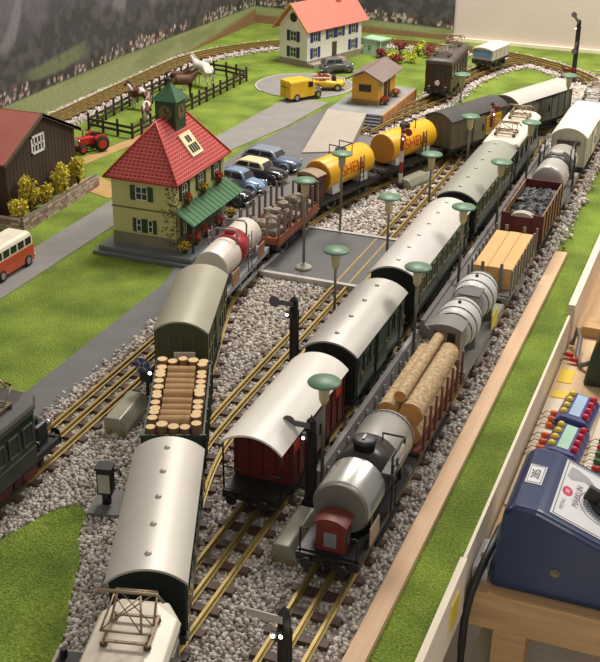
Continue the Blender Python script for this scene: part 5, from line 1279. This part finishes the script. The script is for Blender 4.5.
# ---------------------------------------------------------------- paddock
pk = thing('paddock_fence', 'dark wooden fence around the horse paddock', 'fence')
FW = mat('fence_wood', (58, 44, 36), .8, var=.15)
def fence_run(P, sp=3.4, h=3.0):
    for a, b in zip(P[:-1], P[1:]):
        a, b = Vector(a), Vector(b); n = max(1, round((b-a).length/sp))
        for k in range(n):
            p = a.lerp(b, k/n); MB().box(p.x-.2, p.x+.2, p.y-.2, p.y+.2, 0, h+rng(-.1, .3), t=.03).build('post', FW, pk)
        for z in (1.1, 2.1):
            d = (b-a).normalized(); nn = Vector((-d.y, d.x))*.12
            q = [(a.x-nn.x, a.y-nn.y), (b.x-nn.x, b.y-nn.y), (b.x+nn.x, b.y+nn.y), (a.x+nn.x, a.y+nn.y)]
            MB().prism(q, 'z', z-.22, z+.22).build('fence_rail', FW, pk)
fence_run([(-115.6, 188.6), (-105, 186.4), (-104.4, 207), (-103.8, 236.6), (-110, 239.4), (-116.6, 240.4), (-117.2, 214), (-115.6, 188.6)])
def pinto_mat(name, a, b, sc, th):
    m, N, L, bb = node_mat(name, .6)
    v = N.new('ShaderNodeTexCoord').outputs['Object']
    L.new(ramp(N, L, noise(N, L, sc, 1, v), [(th-.01, a), (th+.01, b)]), bb.inputs['Base Color']); return m
def skin_mesh(name, V, E, root=0):
    me = bpy.data.meshes.new(name+'_frame'); me.from_pydata([v[0] for v in V], E, [])
    o = bpy.data.objects.new(name+'_frame', me); col.objects.link(o)
    sk_ = o.modifiers.new('skin', 'SKIN'); sk_.use_smooth_shade = True
    for k, v in enumerate(V):
        d = me.skin_vertices[0].data[k]; d.radius = (v[1], v[1]); d.use_root = (k == root)
    ss = o.modifiers.new('smooth', 'SUBSURF'); ss.levels = 2
    dg = bpy.context.evaluated_depsgraph_get(); ev = o.evaluated_get(dg)
    out = bpy.data.meshes.new_from_object(ev, depsgraph=dg); out.name = name
    bpy.data.objects.remove(o)
    for v in out.vertices: v.co *= S
    for p_ in out.polygons: p_.use_smooth = True
    return out
def horse(label, x, y, rz, m, mane, head=(0, 3.75, 4.3), poll=(0, 3.0, 5.05), sc=1.0):
    V = [((0, 0, 3.5), 1.0), ((0, -1.0, 3.6), .98), ((0, -1.8, 3.65), .9), ((0, 1.0, 3.55), .98), ((0, 1.7, 3.75), .8), ((0, 2.2, 4.3), .58), ((0, (2.3+poll[1])/2+.1, (4.3+poll[2])/2), .5), (poll, .42), (((poll[0]+head[0])/2, (poll[1]+head[1])/2, (poll[2]+head[2])/2), .32), (head, .22)]
    E = [(0, 1), (1, 2), (0, 3), (3, 4), (4, 5), (5, 6), (6, 7), (7, 8), (8, 9)]
    for s in (-1, 1):
        b = len(V); V += [((s*.45, 1.5, 2.9), .36), ((s*.48, 1.55, 1.9), .22), ((s*.48, 1.5, .95), .15), ((s*.48, 1.6, .12), .2)]; E += [(3, b), (b, b+1), (b+1, b+2), (b+2, b+3)]
        b = len(V); V += [((s*.48, -1.7, 2.9), .46), ((s*.5, -1.45, 2.1), .27), ((s*.5, -1.95, 1.35), .18), ((s*.5, -1.85, .6), .14), ((s*.5, -1.75, .12), .2)]; E += [(2, b), (b, b+1), (b+1, b+2), (b+2, b+3), (b+3, b+4)]
    me = skin_mesh('horse', V, E)
    for v in me.vertices: v.co *= sc
    me.materials.append(m)
    o = put('horse', me, None, (x, y, 0), rz); tag(o, label, 'horse', 'horses in the paddock')
    q = lambda p: tuple(c*sc for c in p)
    f = MB().tube([q((0, -2.45, 4.1)), q((0, -2.85, 3.6)), q((0, -2.95, 2.6)), q((0, -2.8, 1.6))], .2*sc, 7); f.build('tail', mane, o)
    f = MB()
    for k in range(7):
        t_ = k/6; p = Vector((0, 1.9, 4.6)).lerp(Vector((poll[0], poll[1]-.25, poll[2]+.2)), t_); f.ell(q(p), (.12*sc, .28*sc, .34*sc), 8, 5)
    f.build('mane', mane, o)
    f = MB()
    for s in (-1, 1): f.cyl(q((poll[0]+s*.2, poll[1], poll[2]+.2)), q((poll[0]+s*.24, poll[1]+.05, poll[2]+.65)), .12*sc, .02, 6)
    f.build('ears', m, o)
    f = MB()
    for s in (-1, 1): f.ell(q(((poll[0]+head[0])/2+s*.27, (poll[1]+head[1])/2-.1, (poll[2]+head[2])/2+.1)), (.06*sc, .07*sc, .07*sc), 6, 4)
    f.build('eye', BLACK, o)
    return o
HBR = mat('horse_brown', (96, 62, 46), .6, var=.15); HWH = mat('horse_white', (214, 208, 200), .7, var=.06); HDK = mat('mane_dark', (50, 38, 32), .8); HLT = mat('mane_pale', (206, 198, 184), .8)
horse('white horse at the far end of the paddock', -110.2, 227.6, 1.1, HWH, HLT, sc=1.25)
horse('brown horse in front of the white horse', -109.8, 216.6, -1.0, HBR, HDK, sc=1.15)
horse('brown and white pinto horse standing sideways at the track side fence', -113.6, 205.6, 1.5, pinto_mat('pinto_hide', (96, 58, 44), (216, 206, 194), 44, .5), HDK)
horse('pinto pony near the front paddock fence', -108.0, 197.8, .3, pinto_mat('pony_hide', (104, 66, 50), (220, 212, 200), 50, .5), HLT, head=(.3, 3.6, 4.1), sc=.95)
horse('brown pinto horse with white face beside the white horse', -114.4, 223.4, -1.3, pinto_mat('dark_pinto', (84, 54, 42), (210, 200, 190), 40, .56), HDK, sc=.9)
# ---------------------------------------------------------------- operator's side: shelf, transformer, control boxes
SHZ = -3.8
shelf = struct(MB().box(-15.6, 14, 85.6, 215, SHZ-1.2, SHZ).build('floor_shelf', PLY), 'plywood control shelf beside the layout')
struct(MB().box(-15.6, 14, 84.4, 85.6, SHZ-3.8, SHZ+.05).build('trim_6', WOODB, bevel=.05), 'beech front rail under the blue transformer')
for x in (-11.6, 6): struct(MB().box(x-1.5, x+1.5, 84.6, 87.0, -90, SHZ-3.8).build('trim_7', WOODB), 'wooden leg below the control shelf')
wb = MB().box(-15.5, -9.4, 98.8, 122.6, SHZ, SHZ+.22).build('wiring_board', mat('pale_board', (214, 200, 180), .7, var=.04))
tag(wb, 'pale wiring board with rows of coloured plugs', 'board')
TBL = mat('transformer_blue', (36, 52, 92), .28, var=.05, coat=.35)
tf = thing('transformer', 'blue model railway transformer with white dial plate and black knob', 'transformer', (0, 85.5, SHZ))
prof = [(-14.15, 0), (-13.7, 6.0), (-13.45, 8.0), (-12.9, 8.8), (-12.3, 9.0), (-10.6, 8.9), (-10.1, 8.75), (-4.9, 6.8), (2.6, 4.0), (3.2, 3.4), (3.2, 0)]
MB().prism(prof, 'y', 0, 11).build('case', TBL, tf, bevel=.55, seg=4)
sl = Vector((5.2, 0, -1.95)).normalized(); up = Vector((1.95, 0, 5.2)).normalized()
P0 = Vector((-10.1, 0, 8.75))
def onp(u, v, h=0): return tuple(P0+sl*u+Vector((0, v, 0))+up*h)        # u down the slope, v along y
WPL = mat('dial_plate_white', (226, 224, 222), .3, var=.02)
pl = MB().slab([onp(.5, .9, .02), onp(11.2, .9, .02), onp(11.2, 10.1, .02), onp(.5, 10.1, .02)], .06).build('dial_plate', WPL, tf)
ol = MB()
for a, b, c, d in ((.7, 11, 1.05, 1.12), (.7, 11, 9.88, 9.95), (.7, .77, 1.05, 9.95), (10.93, 11, 1.05, 9.95)): ol.slab([onp(a, c, .09), onp(b, c, .09), onp(b, d, .09), onp(a, d, .09)], .015)
ol.build('outline', mat('print_dark', (70, 72, 80), .5), pl)
dialr = MB()
for k in range(40):
    a = 2*PI*k/40; ca, sa = math.cos(a), math.sin(a)
    for r0, r1, w in ((2.35, 2.43, .2), (1.8, 2.05, .05)):
        cu = 5.0; cv = 5.2
        q = [(cu+r0*ca-w*sa, cv+r0*sa+w*ca), (cu+r0*ca+w*sa, cv+r0*sa-w*ca), (cu+r1*ca+w*sa, cv+r1*sa-w*ca), (cu+r1*ca-w*sa, cv+r1*sa+w*ca)]
        dialr.slab([onp(u, v, .09) for u, v in q], .015)
dialr.build('dial_scale', mat('print_grey', (130, 132, 138), .5), pl)
em = MB(); n = 24
em.add([onp(1.4+.5*math.cos(2*PI*k/n), 5.2+.72*math.sin(2*PI*k/n), .1) for k in range(n)], [tuple(range(n))])
em.build('emblem', mat('emblem_red', (196, 30, 66), .5), pl)
wg = MB().add([onp(.95, 7.6, .1), onp(1.4, 7.2, .1), onp(2.6, 7.9, .1), onp(3.4, 7.6, .1), onp(3.6, 8.2, .1), onp(2.8, 8.9, .1), onp(1.6, 9.3, .1), onp(1.1, 9.2, .1)], [tuple(range(8))])
wg.build('wing_emblem', mat('wing_grey', (160, 156, 156), .5), pl)
ta = MB().add([onp(1.2, 4.9, .12), onp(1.6, 4.9, .12), onp(1.6, 5.5, .12), onp(1.2, 5.5, .12)], [(0, 1, 2, 3)]); ta.build('emblem_mark', mat('emblem_pink', (230, 140, 160), .5), pl)
text_on('lettering', 'MÄRKLIN', .85, mat('print_pink', (140, 110, 130), .5), pl, lambda u, v: onp(2.4-v, 5.2+u, .12))
text_on('lettering', 'METALL', .5, MATS['print_pink'], pl, lambda u, v: onp(1.3-v, 3.0+u, .12))
kb = MB()
MK = Matrix.Translation(P0+sl*5.0+Vector((0, 5.2, 0))) @ up.to_track_quat('Z', 'Y').to_matrix().to_4x4()
kb.lathe([(1.35, .1), (1.35, .5), (1.0, .7), (.95, 1.8), (.7, 2.0), (.05, 2.05)], 24, (0, 0, 0), MK).box(-.3, .3, -.2, 2.2, .3, 1.7, MK)
kb.build('control_knob', BLACK, tf, bevel=.08)
MB().lathe([(1.7, .02), (1.7, .12), (1.3, .2)], 24, (0, 0, 0), MK).build('knob_skirt', MATS['print_grey'], tf)
tg = MB().slab([(-12.5, 4.2, 9.02), (-11.0, 4.2, 8.95), (-11.0, 7.4, 8.95), (-12.5, 7.4, 9.02)], .05).build('number_tag', WPL, tf)
text_on('lettering', '285', 1.1, MATS['print_dark'], tg, lambda u, v: (-11.75-v, 5.8+u, 9.09))
fr_ = MB()
for a, b, c, d in ((-12.38, -11.12, 4.35, 4.4), (-12.38, -11.12, 7.2, 7.25), (-12.38, -12.33, 4.35, 7.25), (-11.17, -11.12, 4.35, 7.25)): fr_.box(a, b, c, d, 9.06, 9.08)
fr_.build('tag_border', MATS['print_dark'], tg)
MB().cyl((-8.4, -.1, 3.1), (-8.4, .05, 3.1), .42, n=18).cyl((-8.4, -.16, 3.1), (-8.4, -.08, 3.1), .2, n=12).build('screw', mat('screw_brass', (130, 122, 96), .35, .7), tf)
# keyboards with yellow and red buttons
KB = mat('box_violet_blue', (72, 78, 128), .35, var=.05); KY = mat('button_yellow', (226, 200, 60), .35); KR = mat('button_red', (196, 30, 60), .35)
def keyboard(label, x, y, strip):
    t = thing('control_box', label, 'control box', (x, y, SHZ+.22), -.06, 'button control boxes')
    MB().prism([(-2.0, 0), (2.0, 0), (2.0, .7), (1.4, 1.35), (-1.2, 1.7), (-2.0, .9)], 'y', -3.1, 3.1).build('case', KB, t, bevel=.12)
    MB().box(-2.05, 2.05, -3.4, -2.7, 0, .8).build('plug_strip', BLACK, t)
    MB().slab([(-.55, -2.3, 1.62), (.65, -2.3, 1.47), (.65, 2.7, 1.47), (-.55, 2.7, 1.62)], .06).build('label_strip', strip, t)
    for k in range(4):
        y_ = -2.0+k*1.45
        MB().ell((-1.15, y_, 1.75), (.42, .42, .38), 12, 8).build('button', KY, t); MB().ell((1.3, y_, 1.5), (.44, .44, .42), 12, 8).build('button', KR, t)
    return t
keyboard('blue button box with pale blue label strip', -11.6, 118.9, mat('strip_blue', (160, 186, 212), .4))
keyboard('blue button box with pale green label strip, middle one', -11.6, 111.4, mat('strip_green', (164, 200, 176), .4))
keyboard('blue button box partly behind the transformer', -11.7, 103.9, MATS['strip_green'])
# plugs with leads
PO = mat('plug_orange', (222, 104, 52), .4, var=.05); PG = mat('plug_green', (40, 108, 72), .4); PR = mat('plug_red', (196, 48, 40), .4); WIRE = mat('wire_brown', (104, 70, 52), .6)
def plug(label, x, y, m, grp, d=-1):
    t = thing('banana_plug', label, 'plug', (x, y, SHZ+.22), rng(-.08, .08), grp); t.scale = (.72, .72, .72)
    MB().cyl((-.75, 0, .45), (.75, 0, .45), .36, .42, n=12).build('sleeve', m, t)
    for k in (-.3, 0, .3): MB().cyl((k-.06, 0, .45), (k+.06, 0, .45), .46, n=12).build('grip_ring', m, t)
    MB().tube([(d*.7, 0, .45), (d*1.4, .15, .5), (d*1.9, -.2, .15), (d*2.2, -.25, .02)], .07, 5).build('lead', WIRE, t)
    MB().cyl((d*2.2, -.25, -.02), (d*2.2, -.25, .12), .14, n=8).build('terminal', STEEL, t)
for k in range(7):
    plug(f'{ORD[k]} orange plug from the far end of the row beside the button boxes', -13.95-.02*k, 118.6-k*1.45-(.9 if k > 2 else 0), PO, 'orange plugs in a row')
# a second row of plugs with red, green and black sleeves
wb2 = tag(MB().box(-9.2, -1.0, 100, 122, SHZ, SHZ+.22).build('wiring_board', MATS['pale_board']), 'second pale wiring board at the right picture edge', 'board')
for k, c in enumerate((PG, PR, PG, PG, PR, PG, PR, PG)):
    plug(f"{ORD[k]} plug from the far end, {'green' if c is PG else 'red'}, on the second wiring board", -7.9+.02*k, 114.4-k*1.5, c, 'green and red plugs at the picture edge')
for k in range(4):
    o = MB().tube([(-15.1+.05*k, 105.6-k*1.4, SHZ+.25), (-14.4, 105.8-k*1.4, SHZ+.7), (-14.0, 105.4-k*1.4, SHZ+.5), (-13.7, 105.3-k*1.4, SHZ+.3)], .09, 5).build('wire_lead', mat('wire_copper', (160, 96, 60), .5))
    tag(o, f'{ORD[k]} thin copper lead from the far end beside the last button box', 'wire', 'loose leads')
# tape, cable, white socket, green transformer and timber
YT = mat('yellow_tape', (228, 196, 60), .4, var=.06)
for x0, x1, y0, y1, z, l in ((-15.3, -13.6, 127.4, 131, SHZ+.02, 'yellow tape on the shelf near the green transformer'), (-15.3, -10.6, 123.4, 125.2, SHZ+.02, 'yellow tape strip at the far edge of the wiring board')):
    tag(MB().box(x0, x1, y0, y1, z, z+.06).build('tape_strip', YT), l, 'tape')
tag(MB().box(-15.3, -13.2, 97.2, 98.9, SHZ, SHZ+.08).build('tape_strip', YT), 'yellow tape beside the left corner of the blue transformer', 'tape')
sk_ = thing('wall_socket', 'white plastic switch block between layout edge and blue transformer', 'socket', (-15.05, 88.4, SHZ), .0)
MB().box(-.75, .75, -2.4, 2.4, 0, 1.4).build('case', mat('socket_white', (206, 204, 202), .4), sk_, bevel=.2)
MB().box(-.35, .35, -.6, 1.0, 1.4, 1.8).build('rocker', mat('rocker_grey', (180, 178, 176), .4), sk_, bevel=.1)
cb = MB().tube([(-14.5, 93.5, -2.4), (-14.45, 91, -1.3), (-14.5, 88.5, -1.2), (-14.7, 86.6, -1.6), (-15.0, 85.0, -2.5), (-15.3, 83.9, -3.9), (-15.5, 83.3, -6), (-15.5, 83.0, -9), (-15.4, 82.9, -14), (-15.3, 83, -24), (-15.3, 83, -40)], .38, 10).build('power_cable', BLACK)
tag(cb, 'thick black power cable hanging over the shelf front', 'cable')
tag(MB().box(-15.6, -15.45, 77.2, 79.6, -3.1, -.4).build('tape_strip', YT), 'yellow tape piece on the pale wooden edge strip', 'tape')
TG = mat('transformer_green', (42, 58, 46), .4, var=.08)
t2 = thing('transformer', 'dark green transformer at the right picture edge', 'transformer', (-12.3, 127.6, SHZ), 0)
MB().prism([(0, 0), (.6, 4.2), (1.4, 6.6), (3, 7.6), (9, 7.6), (12, 4), (12, 0)], 'y', 0, 10).build('case', TG, t2, bevel=.4, seg=3)
MB().box(4, 9, 2, 8, 7.6, 7.75).build('top_plate', mat('green_top_plate', (120, 124, 112), .4), t2)
for x in (1, 11): MB().box(x-.5, x+.5, -.02, .1, .3, .9).build('foot', BLACK, t2)
pn = tag(MB().box(-11.2, -10.4, 146, 205, SHZ, SHZ+7).build('plywood_sheet', mat('brown_panel', (168, 134, 98), .7, var=.1, nscale=25, stretch=(6, .6, 6))), 'brown wooden side panel behind the green transformer', 'board')
wbk = tag(MB().box(-14.6, -12.0, 141.4, 144.6, SHZ, SHZ+1.4).build('wooden_block', WOODB, bevel=.06), 'small wooden block beside the green transformer', 'block')
gc = MB().tube([(-15.2, 137.6, SHZ+.3), (-14.8, 138.6, SHZ+2.2), (-14.2, 137.2, SHZ+1.6), (-14.0, 134.4, SHZ+.45), (-13.2, 132.0, SHZ+.45), (-12.2, 131.4, SHZ+1.2)], .32, 8).build('connecting_cable', mat('cable_grey', (112, 106, 100), .6)); tag(gc, 'grey cable running into the green transformer', 'cable')
for k in range(2): plug(f"red plug {('nearer to', 'farther from')[k]} the yellow tape below the grey cable", -15.0+.8*k, 134.2-k*1.2, PR, 'red plugs on the bare shelf')

ls = struct(MB().box(-15.4, 14, 40, 130, -15, -14).build('floor_sheet', mat('crumpled_white', (226, 220, 208), .8, var=.06, nscale=30, bump=.8, bscale=40)), 'white sheet on the lower shelf')  # sheet lengthened out of view at the front to bounce light under the shelf
